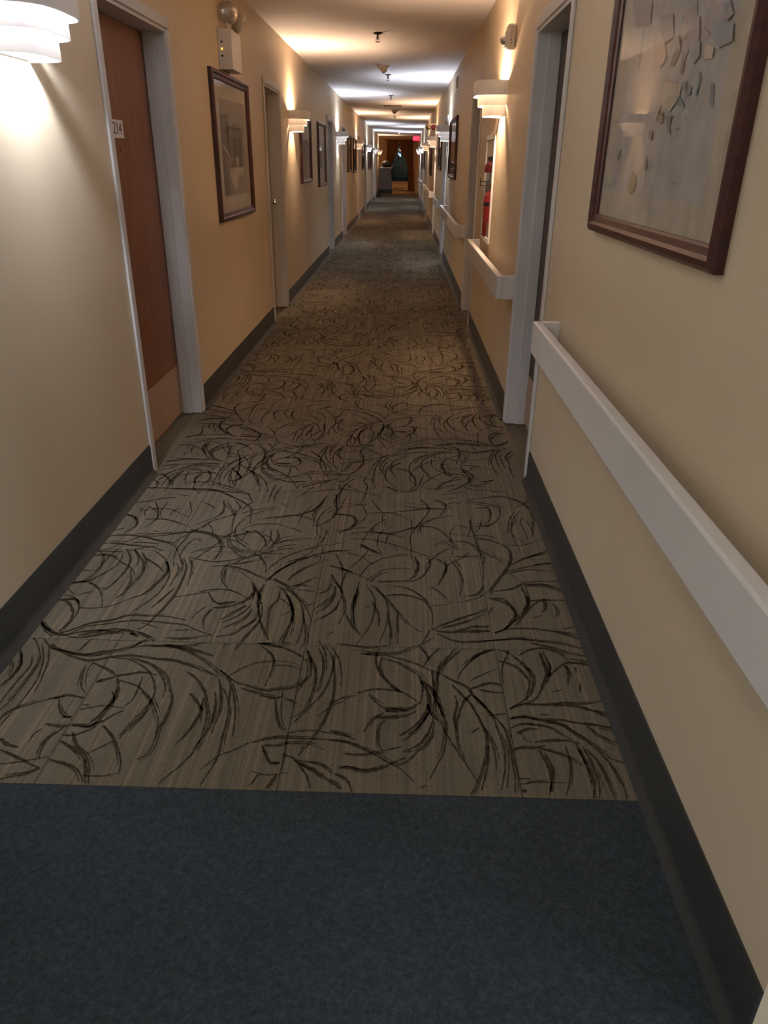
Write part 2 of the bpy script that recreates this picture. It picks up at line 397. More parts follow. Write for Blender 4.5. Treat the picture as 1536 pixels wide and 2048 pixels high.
STROKES = "2 -1179,2020 -1142,1980 -1094,1950 -1052,1940;2 -1154,1920 -1129,1890;3 -1176,1870 -1148,1820 -1131,1770 -1134,1720 -1143,1680;2 -1183,1820 -1148,1770 -1144,1730;2 -1118,1830 -1100,1780 -1104,1720 -1107,1650 -1107,1610;2 -1129,1890 -1088,1820 -1078,1760 -1079,1690 -1083,1620 -1094,1580;2 -1114,1890 -1074,1810 -1053,1730 -1049,1670 -1053,1590 -1062,1520;2 -1088,1880 -1058,1810 -1041,1730 -1032,1660;2 -1121,1920 -1086,1880 -1035,1850 -970,1820 -928,1810 -869,1830 -816,1840 -752,1830 -690,1820 -637,1810 -585,1780;2 -1075,1870 -999,1850 -939,1840 -881,1860 -831,1880 -775,1900;2 -1069,1940 -1011,1960 -954,1970 -909,1960 -878,1970 -819,1950 -766,1920;2 -1049,1930 -994,1930 -940,1950 -880,1960;3 -858,1960 -825,1940;1 -830,1880 -801,1920 -782,1920;1 -986,1860 -971,1920;1 -1075,1540 -1058,1580 -1014,1610 -981,1630;3 -981,1630 -955,1640 -930,1650 -883,1640;2 -948,1630 -930,1590 -903,1560 -883,1560;3 -908,1560 -885,1560;1 -874,1590 -846,1600 -811,1610 -750,1600;1 -874,1610 -850,1610;2 -936,1790 -923,1730 -909,1690 -885,1660;1 -917,1810 -919,1770 -911,1730 -891,1680;3 -872,1710 -855,1720 -820,1740;2 -824,1740 -786,1750 -749,1760 -707,1750;3 -817,1730 -797,1680 -792,1630 -801,1570 -813,1530 -833,1520;2 -812,1670 -794,1640 -797,1610 -824,1540;2 -915,1800 -856,1770 -824,1740;2 -873,1830 -809,1820 -749,1780 -711,1730 -690,1680 -688,1640 -698,1590 -716,1540 -727,1490;2 -813,1830 -743,1800 -701,1760 -675,1720 -660,1680 -658,1650;2 -732,1800 -676,1750 -644,1680 -629,1630 -627,1570 -632,1520 -629,1480 -633,1430 -652,1410;2 -806,1720 -752,1700 -717,1670 -689,1640 -660,1590 -641,1550 -633,1500;1 -684,1650 -649,1590;2 -684,1640 -692,1580 -714,1520 -723,1480;2 -745,1740 -741,1680 -741,1640 -754,1610;3 -869,1530 -818,1530 -797,1550;1 -946,1530 -903,1520 -869,1530;2 -884,1530 -898,1500 -913,1470 -911,1430 -900,1400;1 -943,1510 -956,1490 -955,1460;2 -813,1530 -788,1550 -775,1570 -752,1590;2 -878,1490 -849,1490 -819,1510 -799,1530;2 -784,1530 -744,1490 -712,1440 -691,1400 -682,1360;1 -739,1470 -759,1450 -794,1420;2 -858,1500 -827,1450 -792,1420 -764,1380 -744,1320;2 -880,1470 -842,1450 -802,1420 -776,1390;2 -786,1400 -767,1360 -751,1320;3 -1036,1470 -1008,1450 -974,1440;2 -1017,1430 -975,1410 -931,1390 -886,1370;2 -886,1370 -911,1350 -945,1340 -969,1330;1 -994,1380 -946,1390 -915,1400 -881,1410;2 -876,1400 -832,1390 -792,1370 -760,1330;1 -769,1350 -722,1350 -686,1360;2 -721,1900 -654,1890 -601,1870 -560,1850;2 -772,1890 -709,1890 -650,1870 -591,1830 -549,1790 -508,1750;1 -751,1830 -690,1830 -632,1810 -580,1790 -547,1760;2 -575,1780 -523,1750;2 -622,1770 -580,1730 -548,1680 -530,1630 -517,1590 -510,1540 -511,1460 -533,1400 -557,1360 -572,1330;3 -584,1670 -552,1630 -534,1600;2 -542,1620 -537,1570 -549,1510 -569,1470;2 -542,1650 -532,1600 -525,1550;2 -516,1680 -500,1630 -494,1570 -498,1520 -520,1450;2 -517,1740 -496,1680 -481,1610 -485,1550 -485,1510;2 -522,1780 -491,1740 -463,1680 -442,1610 -433,1560 -427,1500;2 -497,1700 -468,1640 -456,1580 -453,1500 -449,1430 -460,1370 -470,1330;2 -477,1710 -464,1630;1 -494,1750 -461,1790 -420,1820 -382,1830 -330,1830 -279,1810;1 -370,1810 -322,1810 -277,1790;2 -522,1780 -469,1730 -422,1710 -374,1690 -329,1700 -289,1710 -266,1740 -260,1780 -271,1850;1 -443,1700 -382,1680 -339,1670;3 -381,1670 -339,1660 -317,1670;2 -338,1660 -326,1610 -307,1550 -286,1530;1 -321,1700 -316,1630 -305,1570 -291,1540;2 -309,1660 -280,1640 -282,1630;1 -282,1520 -247,1530 -205,1530 -152,1520 -113,1510;2 -438,1920 -405,1920 -362,1910 -331,1930;3 -435,1920 -405,1920 -388,1920;2 -425,1910 -394,1880 -372,1840 -369,1780 -376,1710;1 -382,1910 -334,1890 -283,1850 -264,1820;3 -273,1890 -257,1830 -248,1770;2 -273,1890 -244,1820 -233,1750 -236,1680 -250,1610 -278,1580;2 -247,1770 -265,1730 -278,1690;2 -241,1940 -219,1890 -208,1840 -204,1790;2 -237,1900 -219,1840 -215,1770 -222,1690;2 -223,1920 -192,1860 -176,1770 -171,1690 -175,1630 -190,1560 -215,1490 -243,1440;2 -185,1880 -186,1800 -198,1710 -227,1640 -272,1560;1 -208,1590 -175,1630 -124,1670;2 -283,1440 -252,1430;3 -255,1430 -231,1410 -196,1390 -161,1360 -123,1330;2 -237,1420 -185,1410 -150,1380;2 -241,1410 -213,1370 -200,1330;2 -372,1480 -350,1490 -305,1500 -247,1500 -194,1500 -112,1490;1 -343,1470 -301,1470 -275,1480 -220,1480 -176,1460;1 -378,1480 -414,1450 -447,1430 -475,1390 -485,1380;2 -343,1470 -331,1450 -309,1410 -288,1410;3 -308,1410 -285,1410;1 -353,1380 -322,1370 -292,1370 -260,1380;2 -334,1370 -349,1330;2 -289,1370 -301,1340 -310,1320;1 -282,1520 -279,1460 -277,1390;1 -537,1920 -539,1890;2 -184,1930 -134,1920 -81,1910 -36,1920 -15,1930;1 -133,1900 -63,1890 7,1890 52,1920 77,1930;3 -104,1880 -62,1880 -35,1870;2 -35,1880 14,1860 62,1840 102,1810 141,1790;2 -38,1860 7,1840 41,1810 74,1780 90,1750;2 -46,1910 -57,1870 -53,1820 -35,1770 -5,1730 21,1700;1 -38,1860 -40,1820 -28,1770 -5,1730;3 -11,1730 9,1710 25,1700;2 -104,1690 -62,1710 -17,1710 25,1700 60,1670 75,1650;2 -71,1690 -54,1660 -28,1630;3 -25,1630 9,1630 41,1630 69,1650;3 -22,1620 10,1620 41,1620;3 -45,1590 -6,1590 34,1600 65,1620;2 -25,1610 -52,1590 -68,1560 -78,1530;2 -21,1580 -34,1560 -37,1520 -33,1480 -24,1460;2 74,1780 85,1730 82,1680 75,1650;3 80,1750 96,1710 101,1660 93,1620 68,1570 40,1540 19,1520;2 102,1620 89,1590 64,1540 25,1500;2 111,1590 97,1540 69,1490 26,1460;2 113,1580 106,1530 78,1480 40,1460;2 69,1470 40,1430 9,1410;2 144,1850 131,1800 127,1740 120,1680 112,1630 126,1590;2 192,1920 157,1850 138,1800 126,1750;1 217,1920 186,1880 156,1830 141,1790;2 115,1810 119,1740 120,1670 121,1620;3 87,1750 112,1710 131,1640 139,1600;2 123,1670 137,1630 147,1570 144,1530 136,1470 116,1420 95,1370;3 97,1650 114,1600 132,1580;2 132,1580 142,1540 157,1500 183,1440 204,1390 214,1370;2 77,1930 97,1890 112,1830;2 143,1920 110,1870 88,1820;2 141,1790 173,1760 213,1730 226,1700 242,1660;2 171,1740 200,1690 222,1650 240,1600;2 178,1690 182,1650 172,1600 175,1540 177,1490 188,1440;1 194,1650 181,1590 175,1550;2 227,1700 205,1670 193,1640;2 319,1920 267,1890 224,1840 190,1770;2 213,1540 236,1560;2 -168,1530 -132,1520 -98,1500;2 -166,1500 -121,1490 -82,1470 -46,1450 -5,1420 23,1400 56,1360;1 -126,1450 -75,1450 -41,1460 -1,1470;3 -134,1400 -106,1400 -72,1390 -33,1400 0,1420 34,1440;1 -6,1470 23,1480;2 -141,1380 -111,1360 -96,1320;2 -154,1360 -124,1340;2 72,1340 86,1350;2 -179,1640 -143,1670 -106,1680;2 -197,1910 -171,1850 -159,1790 -154,1720;2 250,2050 308,2040;3 247,2010 309,2020;2 327,2010 361,2030 404,2040 465,2040 511,2030 573,2020 628,2000;2 391,2090 374,2050 335,2010;2 423,2090 397,2050;2 518,2030 571,2010 626,1970;1 551,2040 627,2070;2 243,1960 338,1970 395,1980 454,1970 528,1960 583,1940 625,1930;1 380,1980 435,1990;2 431,1960 501,1940 551,1910 619,1890;2 276,1910 314,1920;2 234,1850 267,1890 314,1920;2 324,1920 362,1900 380,1870;2 362,1920 345,1870 328,1820 325,1750;3 321,1860 346,1850 375,1830 395,1790 401,1750 383,1690;3 375,1880 402,1840 419,1790 410,1740 386,1690 329,1640;2 388,1850 407,1810 407,1760;3 456,1910 459,1840 459,1800 434,1740;3 467,1910 475,1850 466,1800 443,1750 423,1710;2 426,1710 402,1680 365,1660;2 531,1860 497,1830 467,1790;2 390,1890 424,1920 477,1930 524,1900 542,1860;2 523,1860 577,1860 628,1840;2 545,1880 591,1870 626,1870;3 522,1850 527,1810 515,1760;2 552,1840 552,1810;2 553,1760 543,1720;1 462,1720 492,1730;2 223,1720 260,1740 288,1750 322,1740;2 251,1720 284,1710 321,1710;1 226,1760 264,1790 310,1820;2 223,1720 240,1680 269,1630 285,1600 306,1560 318,1530;2 235,1690 261,1650 279,1600;2 218,1660 234,1610 246,1560 251,1520 241,1450 212,1360 192,1320;2 247,1570 261,1520 268,1470 266,1410;2 279,1600 287,1540 294,1490 289,1420 270,1340;2 299,1580 308,1530 309,1460 310,1400 303,1330;2 254,1490 244,1420 222,1340;2 329,1640 372,1660 432,1660 486,1670 554,1670 631,1700;3 452,1660 517,1660 567,1640 625,1630;2 563,1640 600,1620 630,1590;3 324,1600 364,1610 408,1600 466,1600 504,1590;2 411,1620 437,1620;2 319,1560 353,1580 386,1580 429,1570 461,1540 482,1520;2 336,1540 369,1560 396,1560;3 420,1590 462,1580 489,1550 508,1530 533,1500 564,1460;2 503,1590 564,1580 630,1560;2 533,1580 561,1540 617,1500;1 563,1570 628,1550;3 318,1480 344,1490 378,1490 404,1500;2 381,1510 426,1520 467,1520 498,1510;1 343,1550 355,1520 372,1510;2 384,1490 418,1480 460,1460 488,1430;3 386,1480 396,1440 401,1400 391,1340;2 398,1470 408,1410 386,1330;2 457,1500 458,1450 448,1390 427,1330;3 487,1510 497,1460 504,1410 502,1360 490,1320;2 503,1500 512,1430 516,1370 504,1320;2 512,1490 533,1430 539,1370 544,1320;2 542,1480 564,1430 574,1370 572,1320;1 562,1460 602,1440 626,1430;2 319,1380 348,1380;1 316,1360 359,1370 400,1370 435,1370;3 319,1340 333,1340;2 267,1610 314,1620;2 -1191,2620 -1124,2640 -1041,2630 -968,2600 -888,2560 -841,2480;2 -1011,2620 -949,2600 -885,2580;2 -1041,2630 -966,2640 -893,2670 -838,2680 -768,2660 -718,2610 -693,2520 -701,2450;2 -1188,2560 -1126,2570 -1066,2560 -990,2550 -919,2520;1 -1156,2580 -1080,2590;3 -1183,2460 -1137,2470 -1093,2460 -1028,2400;2 -1182,2520 -1137,2470 -1116,2400 -1120,2320 -1140,2270;2 -1159,2500 -1066,2500;3 -1061,2520 -1026,2460 -1010,2390 -1012,2320 -1030,2230 -1047,2230;2 -1031,2520 -992,2450 -977,2390;2 -1031,2520 -974,2440 -945,2350 -953,2260 -963,2180;2 -994,2500 -953,2420 -943,2360;2 -1064,2490 -1054,2420 -1067,2360 -1092,2320;2 -970,2460 -902,2400 -863,2350;3 -877,2430 -854,2360 -861,2300 -889,2200 -923,2170;2 -946,2510 -896,2460 -853,2380 -833,2300 -841,2200 -869,2130 -899,2070;2 -1031,2410 -982,2360 -965,2320;2 -992,2360 -962,2280 -959,2220 -979,2160;2 -834,2420 -813,2360 -813,2260;2 -839,2470 -809,2400 -805,2320;2 -821,2460 -789,2390 -778,2290 -779,2180 -805,2050 -823,2000 -843,1980;2 -801,2470 -770,2390 -750,2260;2 -794,2240 -819,2160 -835,2110;3 -1183,2260 -1140,2270 -1110,2290 -1075,2340;2 -1175,2250 -1124,2270 -1067,2230 -1028,2170 -1006,2110;1 -1184,2350 -1112,2350;1 -1120,2180 -1069,2210;3 -1186,2150 -1142,2140 -1100,2090 -1079,2030 -1089,1960;2 -1164,2180 -1118,2160 -1084,2110 -1072,2050 -1079,1970;3 -1159,2150 -1114,2150 -1092,2120;1 -1082,2100 -1026,2100 -972,2120 -923,2170;1 -1178,2230 -1129,2180;2 -1189,2040 -1140,1980 -1092,1940 -1043,1940;2 -1175,2010 -1135,1960 -1097,1930;2 -1092,1940 -1050,1970 -1001,2010 -939,2030 -895,2060 -833,2060 -768,2060 -695,2040;2 -1059,1940 -1009,1990 -947,2010 -884,2030 -825,2030 -735,2020 -688,2010 -638,1980 -593,1960;3 -1018,1940 -973,1960 -909,1980 -847,1970;3 -853,1960 -835,1950;2 -838,1970 -800,1950 -766,1930;1 -838,2020 -773,1990;1 -735,1940 -669,1940 -593,1960;1 -723,1980 -648,1990;1 -981,1860 -967,1930;2 -1084,1890 -1036,1860 -968,1840 -909,1860 -865,1870 -803,1910;1 -821,1890 -793,1930;2 -805,1890 -720,1900 -659,1900 -597,1920;2 -732,1900 -654,1880 -564,1850;1 -779,2180 -697,2210 -636,2230;2 -858,2700 -764,2670 -714,2610 -691,2540 -702,2450;2 -761,2660 -685,2650 -626,2680 -590,2710;1 -719,2640 -649,2610 -586,2550 -541,2500;2 -617,2710 -624,2610;3 -590,2710 -540,2640 -525,2590 -539,2520;2 -525,2720 -512,2630 -521,2570;2 -503,2720 -484,2660 -494,2590 -515,2500;2 -529,2490 -498,2430 -486,2360;1 -524,2520 -469,2640 -405,2670;1 -806,2500 -755,2540 -691,2560 -610,2540 -563,2510;2 -797,2470 -714,2440 -641,2450 -587,2480 -551,2500;3 -558,2510 -524,2490;2 -696,2400 -633,2410 -562,2380 -491,2330 -448,2310;1 -630,2400 -573,2360 -531,2310 -497,2260;2 -633,2440 -650,2380 -635,2300 -602,2250 -569,2220;2 -639,2410 -637,2340 -619,2280;1 -634,2420 -579,2440 -488,2490;3 -521,2290 -506,2230 -519,2180 -549,2150;3 -513,2270 -483,2210 -468,2120;2 -503,2240 -499,2170;2 -700,2220 -642,2240 -580,2230 -525,2190;2 -666,2220 -633,2160 -593,2140 -561,2160;3 -613,2150 -556,2160;2 -628,2120 -581,2130 -523,2160;2 -626,2110 -639,2050 -624,1990;1 -648,2130 -671,2090 -678,2050;2 -498,2140 -526,2080 -576,2030;2 -490,2120 -509,2060 -565,2000;2 -516,2140 -547,2100 -581,2050;2 -466,2120 -468,2050 -501,2000 -524,1970 -576,1950;2 -486,2250 -478,2160 -452,2060 -457,2020 -486,1930 -499,1880;2 -451,2050 -426,1990 -405,1940;2 -465,2160 -451,2090 -454,2050;3 -477,2280 -480,2220 -465,2150;2 -485,2380 -445,2470 -387,2530 -315,2580 -275,2600;2 -475,2300 -452,2360 -408,2430 -357,2500 -313,2570;2 -467,2310 -431,2390 -363,2470 -308,2510 -249,2540;3 -269,2540 -219,2550 -183,2550;2 -396,2310 -353,2390 -282,2460;2 -433,2270 -381,2240 -331,2180 -301,2120 -278,2050;2 -385,2270 -344,2280 -300,2270;3 -450,2320 -395,2270 -361,2230;2 -413,2260 -374,2190 -350,2110 -339,2040 -337,1960;2 -415,2250 -409,2180 -428,2130 -423,2050 -416,1980 -405,1940;2 -405,2190 -369,2150 -346,2090 -352,2010 -370,1930;3 -386,2210 -357,2140 -345,2050 -358,1930;2 -370,2230 -328,2160 -307,2060 -306,1980 -312,1930;2 -312,2100 -295,2010 -287,1940 -298,1890;1 -385,2080 -334,2130;1 -314,2150 -279,2160;2 -365,2260 -338,2300 -290,2340;2 -350,2250 -288,2240;2 -276,2220 -242,2250 -232,2290 -238,2360;3 -238,2360 -213,2290 -195,2250 -190,2190;2 -222,2280 -221,2220 -256,2160 -280,2120;2 -212,2220 -233,2150 -272,2100;2 -195,2190 -212,2120 -271,2050;2 -182,2400 -195,2310 -194,2240;2 -237,2520 -211,2440 -199,2360 -197,2270;2 -191,2250 -173,2160 -173,2110 -188,2040;2 -173,2110 -139,2030 -111,1980;2 -259,2430 -208,2410 -162,2380 -96,2330;3 -208,2410 -167,2380;2 -134,2310 -139,2240 -145,2160 -136,2040;2 -130,2240 -144,2170 -141,2100;1 -436,1920 -336,1930;1 -220,1970 -198,2000;2 -287,2730 -304,2620 -338,2550;1 -314,2730 -312,2660 -321,2590;1 -494,2590 -437,2630 -322,2650;1 -275,2590 -203,2620;2 -196,2730 -160,2830;2 -194,2700 -107,2720 -19,2710 76,2770 158,2770 209,2690 225,2610 220,2530;2 -190,2650 -111,2650 -17,2610 74,2550 149,2500 179,2470;2 -106,2710 -32,2700 35,2670;3 -148,2610 -87,2550 -61,2530;2 -154,2590 -113,2550 -174,2410;1 -11,2610 10,2530;2 63,2840 59,2720;2 98,2810 99,2700;1 -97,2830 -137,2780;1 -49,2830 -54,2770;2 -134,2350 -101,2440 -41,2500 41,2530;3 73,2510 82,2440 65,2360 35,2320;2 117,2510 129,2460 95,2360 47,2320;1 -108,2320 -51,2400 23,2420 72,2410;2 -96,2310 -62,2370 -26,2390;2 -66,2320 -13,2320 41,2330;2 -18,2290 35,2280 93,2220 119,2150 128,2090 121,2030;2 -107,2290 -74,2210 -71,2120 -84,2030 -121,1930;3 -79,2180 -56,2100 -54,2030;2 -89,2290 -40,2210 -23,2120 -30,2030 -49,1940;2 -77,2290 -28,2200 7,2130 46,2050 93,2000;2 -26,2110 -11,2010 -14,1930;2 7,2130 11,2030 9,1930;1 -105,2140 -84,2160;2 -135,2260 -146,2160 -136,2050 -113,1980;2 -46,2220 29,2230 92,2200 119,2150;2 161,2500 187,2450 181,2380 153,2300;2 181,2510 192,2430 157,2320;1 129,2290 163,2250 194,2180;1 117,2270 148,2300;2 206,2500 238,2410 247,2330 225,2230;2 225,2500 250,2420;2 232,2520 316,2530;2 207,2650 286,2640 332,2570 389,2510 410,2470;1 146,2610 207,2650;1 191,2730 277,2700 374,2670 429,2630;2 316,2850 308,2760 293,2700;2 309,2850 321,2670 330,2550 329,2410 317,2310;2 321,2670 374,2670 423,2630;3 423,2630 449,2580 445,2500 416,2420 361,2310 342,2250;1 442,2730 486,2770;2 325,2790 387,2800 427,2840;2 513,2860 473,2770;2 555,2860 565,2770 557,2700;1 429,2630 514,2630 613,2710;1 480,2720 515,2640;2 448,2470 518,2530 622,2570;3 504,2520 620,2600;2 423,2420 494,2450 561,2480 619,2490;3 534,2470 619,2490;2 413,2400 503,2430 612,2420;1 426,2400 470,2330;2 356,2270 424,2290 490,2340 624,2350;2 449,2310 544,2310 616,2260;3 469,2320 546,2320 615,2280;2 470,2210 517,2220 619,2220;2 320,2310 291,2250 243,2230;1 217,2190 288,2220 347,2290;1 125,2160 194,2180;2 329,2220 379,2220 408,2170 411,2110 369,2040 328,2010;3 334,2220 388,2190 411,2130 396,2080;3 454,2300 467,2210 433,2120 368,2040;2 471,2300 469,2190 424,2090;2 517,2220 476,2180 445,2120;3 525,2230 523,2170 503,2140;2 548,2200 556,2150 541,2100;2 120,2020 187,2070 256,2110 322,2160;2 153,2030 231,2070 307,2120;2 120,2020 184,2010 250,2040 316,2050;3 205,2010 260,2020 313,2020;2 136,2000 197,1960 265,1960 329,1970 435,1980;1 81,1930 130,1980;2 115,2020 103,1980 81,1930;2 340,2170 318,2120;1 205,2090 320,2140;1 464,2100 500,2120;2 -1411,4300 -1136,4210 -873,4120;2 -1124,3960 -1116,3870 -1227,3770;2 -1079,4030 -1035,3920;2 -885,4020 -782,3890 -792,3770 -851,3620;1 -1100,4060 -953,4040 -825,3950;2 -760,4030 -668,3850;2 -482,4090 -443,3950;2 -440,4000 -521,3770;2 -278,3910 -241,3830 -251,3740;1 -226,3830 -155,3920;2 -49,4070 -32,3930 -76,3840;2 78,4080 85,3980 30,3890;1 127,4130 45,3890 -102,3710;2 -1048,3720 -975,3540;1 -955,3700 -899,3580;2 -897,3700 -882,3500;3 -831,3390 -762,3260 -807,3220;2 -851,3620 -805,3470 -768,3160;2 -797,3430 -689,3290 -641,3100;2 -729,3360 -638,3230 -603,3100;2 -777,3400 -621,3370 -525,3270 -468,3140;1 -771,3510 -664,3630 -529,3600 -389,3490 -337,3380 -367,3280;2 -555,3580 -500,3490 -518,3410;2 -462,3640 -393,3530 -344,3310;2 -202,3660 -180,3500 -226,3350 -290,3320;2 -944,3350 -906,3250 -934,3150;1 -1075,3380 -944,3350;2 -1180,3230 -1134,3170 -1140,3100;2 -1162,3300 -1086,3210 -1080,3080;2 -1291,3100 -1170,3120 -976,3110 -779,3090 -673,3070;2 -1039,3110 -875,3120 -742,3030 -645,2920 -621,2760;2 -784,3000 -765,2860 -844,2750;2 -735,3000 -693,2920 -724,2830;3 -1200,2840 -1132,2810 -1095,2740 -1114,2660;2 -1126,2870 -1016,2900 -899,2820;2 -1077,2790 -973,2790 -860,2720;2 -1090,2980 -1027,2820 -1052,2710;1 -601,2810 -444,2860 -342,2800 -283,2680;2 -401,3110 -277,3150 -173,3120 -70,3070;2 -322,3080 -377,2910 -531,2820;2 -284,3090 -267,2880 -336,2750;1 -224,3120 -274,2830;3 -279,2880 -194,2860 -183,2780 -241,2700;2 -153,2970 -135,2860 -187,2750;2 -118,3030 -52,2870;1 -136,2890 -17,2900 77,2790;2 -65,2890 -62,2790;2 105,3050 139,2930 65,2740;2 168,3050 215,2990 185,2880;2 -25,3440 58,3370 83,3230 43,3130;1 -79,3400 58,3420;2 124,3340 69,3140 -73,3190;2 307,3450 367,3350 342,3210;3 318,3420 348,3280 235,3140;1 208,3110 312,3150;2 317,3060 484,3100 572,3010 587,2870 562,2720;2 347,2970 408,2970 394,2840 333,2810;2 452,3030 447,2890 377,2780;1 495,2890 493,2790;2 268,3770 322,3690 295,3490;1 205,3680 261,3640;1 326,3530 547,3620;2 561,3510 565,3330;1 90,3800 238,3770 322,3690;2 448,3960 432,3780;1 -557,3810 -392,3820;2 -325,3740 -175,3700 -26,3510;1 -437,3310 -399,3210;1 -522,2980 -477,2930;2 503,4200 509,4100;2 356,4190 413,4100"
def parse():
    out = []
    for s in STROKES.split(';'):
        a = s.split(); out.append((int(a[0]), [tuple(int(v) / 1000 for v in p.split(',')) for p in a[1:]]))
    return out
def smooth_pts(p, k):
    if len(p) < 3: 
        return [(p[0][0] + (p[1][0] - p[0][0]) * i / k, p[0][1] + (p[1][1] - p[0][1]) * i / k) for i in range(k + 1)]
    q = [p[0]] + list(p) + [p[-1]]; out = []
    for i in range(1, len(q) - 2):
        a, b, c, d = q[i - 1], q[i], q[i + 1], q[i + 2]
        for j in range(k):
            t = j / k
            out.append(tuple(0.5 * (2 * b[n] + (c[n] - a[n]) * t + (2 * a[n] - 5 * b[n] + 4 * c[n] - d[n]) * t * t + (3 * b[n] - a[n] - 3 * c[n] + d[n]) * t ** 3) for n in (0, 1)))
    out.append(p[-1]); return out
sv, sf = [], []
def add_stroke(pts, w, k):
    P = smooth_pts(pts, k); n = len(P); base = len(sv)
    far_k = 1.35 if sum(q[1] for q in pts) / len(pts) > 2.9 else 1.0
    hw0 = far_k * {1: 0.0021, 2: 0.0034, 3: 0.0058}[w]
    ph = random.random() * 6
    for i, (x, y) in enumerate(P):
        a = P[max(0, i - 1)]; b = P[min(n - 1, i + 1)]
        dx, dy = b[0] - a[0], b[1] - a[1]; l = math.hypot(dx, dy) or 1
        t = i / (n - 1)
        hw = hw0 * (0.55 + 0.45 * math.sin(math.pi * min(1, t * 1.15 + 0.05))) * (0.85 + 0.3 * math.sin(ph + i * 1.9))
        ox, oy = -dy / l * hw, dx / l * hw
        xl, xr = XL + 0.02, XR - 0.02
        sv.append((min(max(x + ox, xl), xr), max(y + oy, SEAM + 0.003), 0.0014)); sv.append((min(max(x - ox, xl), xr), max(y - oy, SEAM + 0.003), 0.0014))
        if i: sf.append((base + 2 * i - 2, base + 2 * i - 1, base + 2 * i + 1, base + 2 * i))
S = parse()
def shifted(p, d, t0, t1):
    """a feathered companion of a stroke: its neighbour yarn line, a few millimetres aside and shorter"""
    P = smooth_pts(p, 5); n = len(P); out = []
    for i in range(int(n * t0), max(int(n * t0) + 3, int(n * t1))):
        if i >= n: break
        a = P[max(0, i - 1)]; b = P[min(n - 1, i + 1)]; dx, dy = b[0] - a[0], b[1] - a[1]; l = math.hypot(dx, dy) or 1
        k = d * (0.3 + 0.7 * i / n)
        out.append((P[i][0] - dy / l * k, P[i][1] + dx / l * k))
    return out[::2] if len(out) > 6 else out
for w, p in S:
    add_stroke(p, w, 5)
    if len(p) > 2 and random.random() < (0.75 if w > 1 else 0.4):
        q = shifted(p, random.choice((-1, 1)) * random.uniform(0.006, 0.013), random.uniform(0, 0.3), random.uniform(0.7, 1.0))
        if len(q) > 2: add_stroke(q, 1 if w < 3 else 2, 2)
    my = sum(q[1] for q in p) / len(p)
    if 1.4 < my < 2.15 and random.random() < 0.42: add_stroke([(XL + XR - x, y + 1.06) for x, y in p], min(w, 2), 4)
near_blk = [(w, p) for w, p in S if sum(q[1] for q in p) / len(p) < 3.05]
cx = (XL + XR) / 2
yo = 3.15 - SEAM
# the gap left by the sparse traced strip is filled by the first shifted copy, then the block repeats down the corridor
blk = 0
while SEAM + yo < Y1 - 1.9:
    mir = blk % 2 == 0
    for w, p in near_blk:
        q = [((2 * cx - x) if mir else x, y + yo) for x, y in p]
        
        add_stroke(q, w, 4 if blk < 2 else 2)
    yo += 1.45; blk += 1
me = bpy.data.meshes.new('carpet_swirls'); me.from_pydata(sv, [], sf); me.materials.append(M['swirl'])
o = bpy.data.objects.new('carpet_swirls', me); COL.objects.link(o); o.parent = floor
tag(o, 'dark brown feathery swirl pattern of the beige carpet', kind='stuff')

# ------------------------------------------------------------------ baseboards
def baseboard(name, side, a, b, label):
    x = XL if side < 0 else XR; s = 1 if side < 0 else -1
    prof = [(0, 0.15), (0.004, 0.152), (0.007, 0.146), (0.007, 0.036), (0.012, 0.018), (0.028, 0.004), (0.030, 0.0), (0, 0)]
    bm = bmesh.new(); extrude_y(bm, [(x + s * px, pz) for px, pz in prof], a, b)
    tag(obj(name, bm, M['base'], smooth=True), label, 'baseboard', kind='structure')
def runs(doors, a, b):
    out = []; y = a
    for d in doors: out.append((y, d[0])); y = d[1]
    out.append((y, b)); return out
for i, (a, b) in enumerate(runs(L_DOORS, Y0, Y1)):
    baseboard('baseboard_left' if i == 0 else 'baseboard_left.%03d' % i, -1, a, b, 'charcoal cove baseboard along the left wall, stretch %d from the viewer' % (i + 1))
for i, (a, b) in enumerate(runs(R_DOORS, YC, Y1)):
    baseboard('baseboard_right' if i == 0 else 'baseboard_right.%03d' % i, 1, a, b, 'charcoal cove baseboard along the right wall, stretch %d from the viewer' % (i + 1))

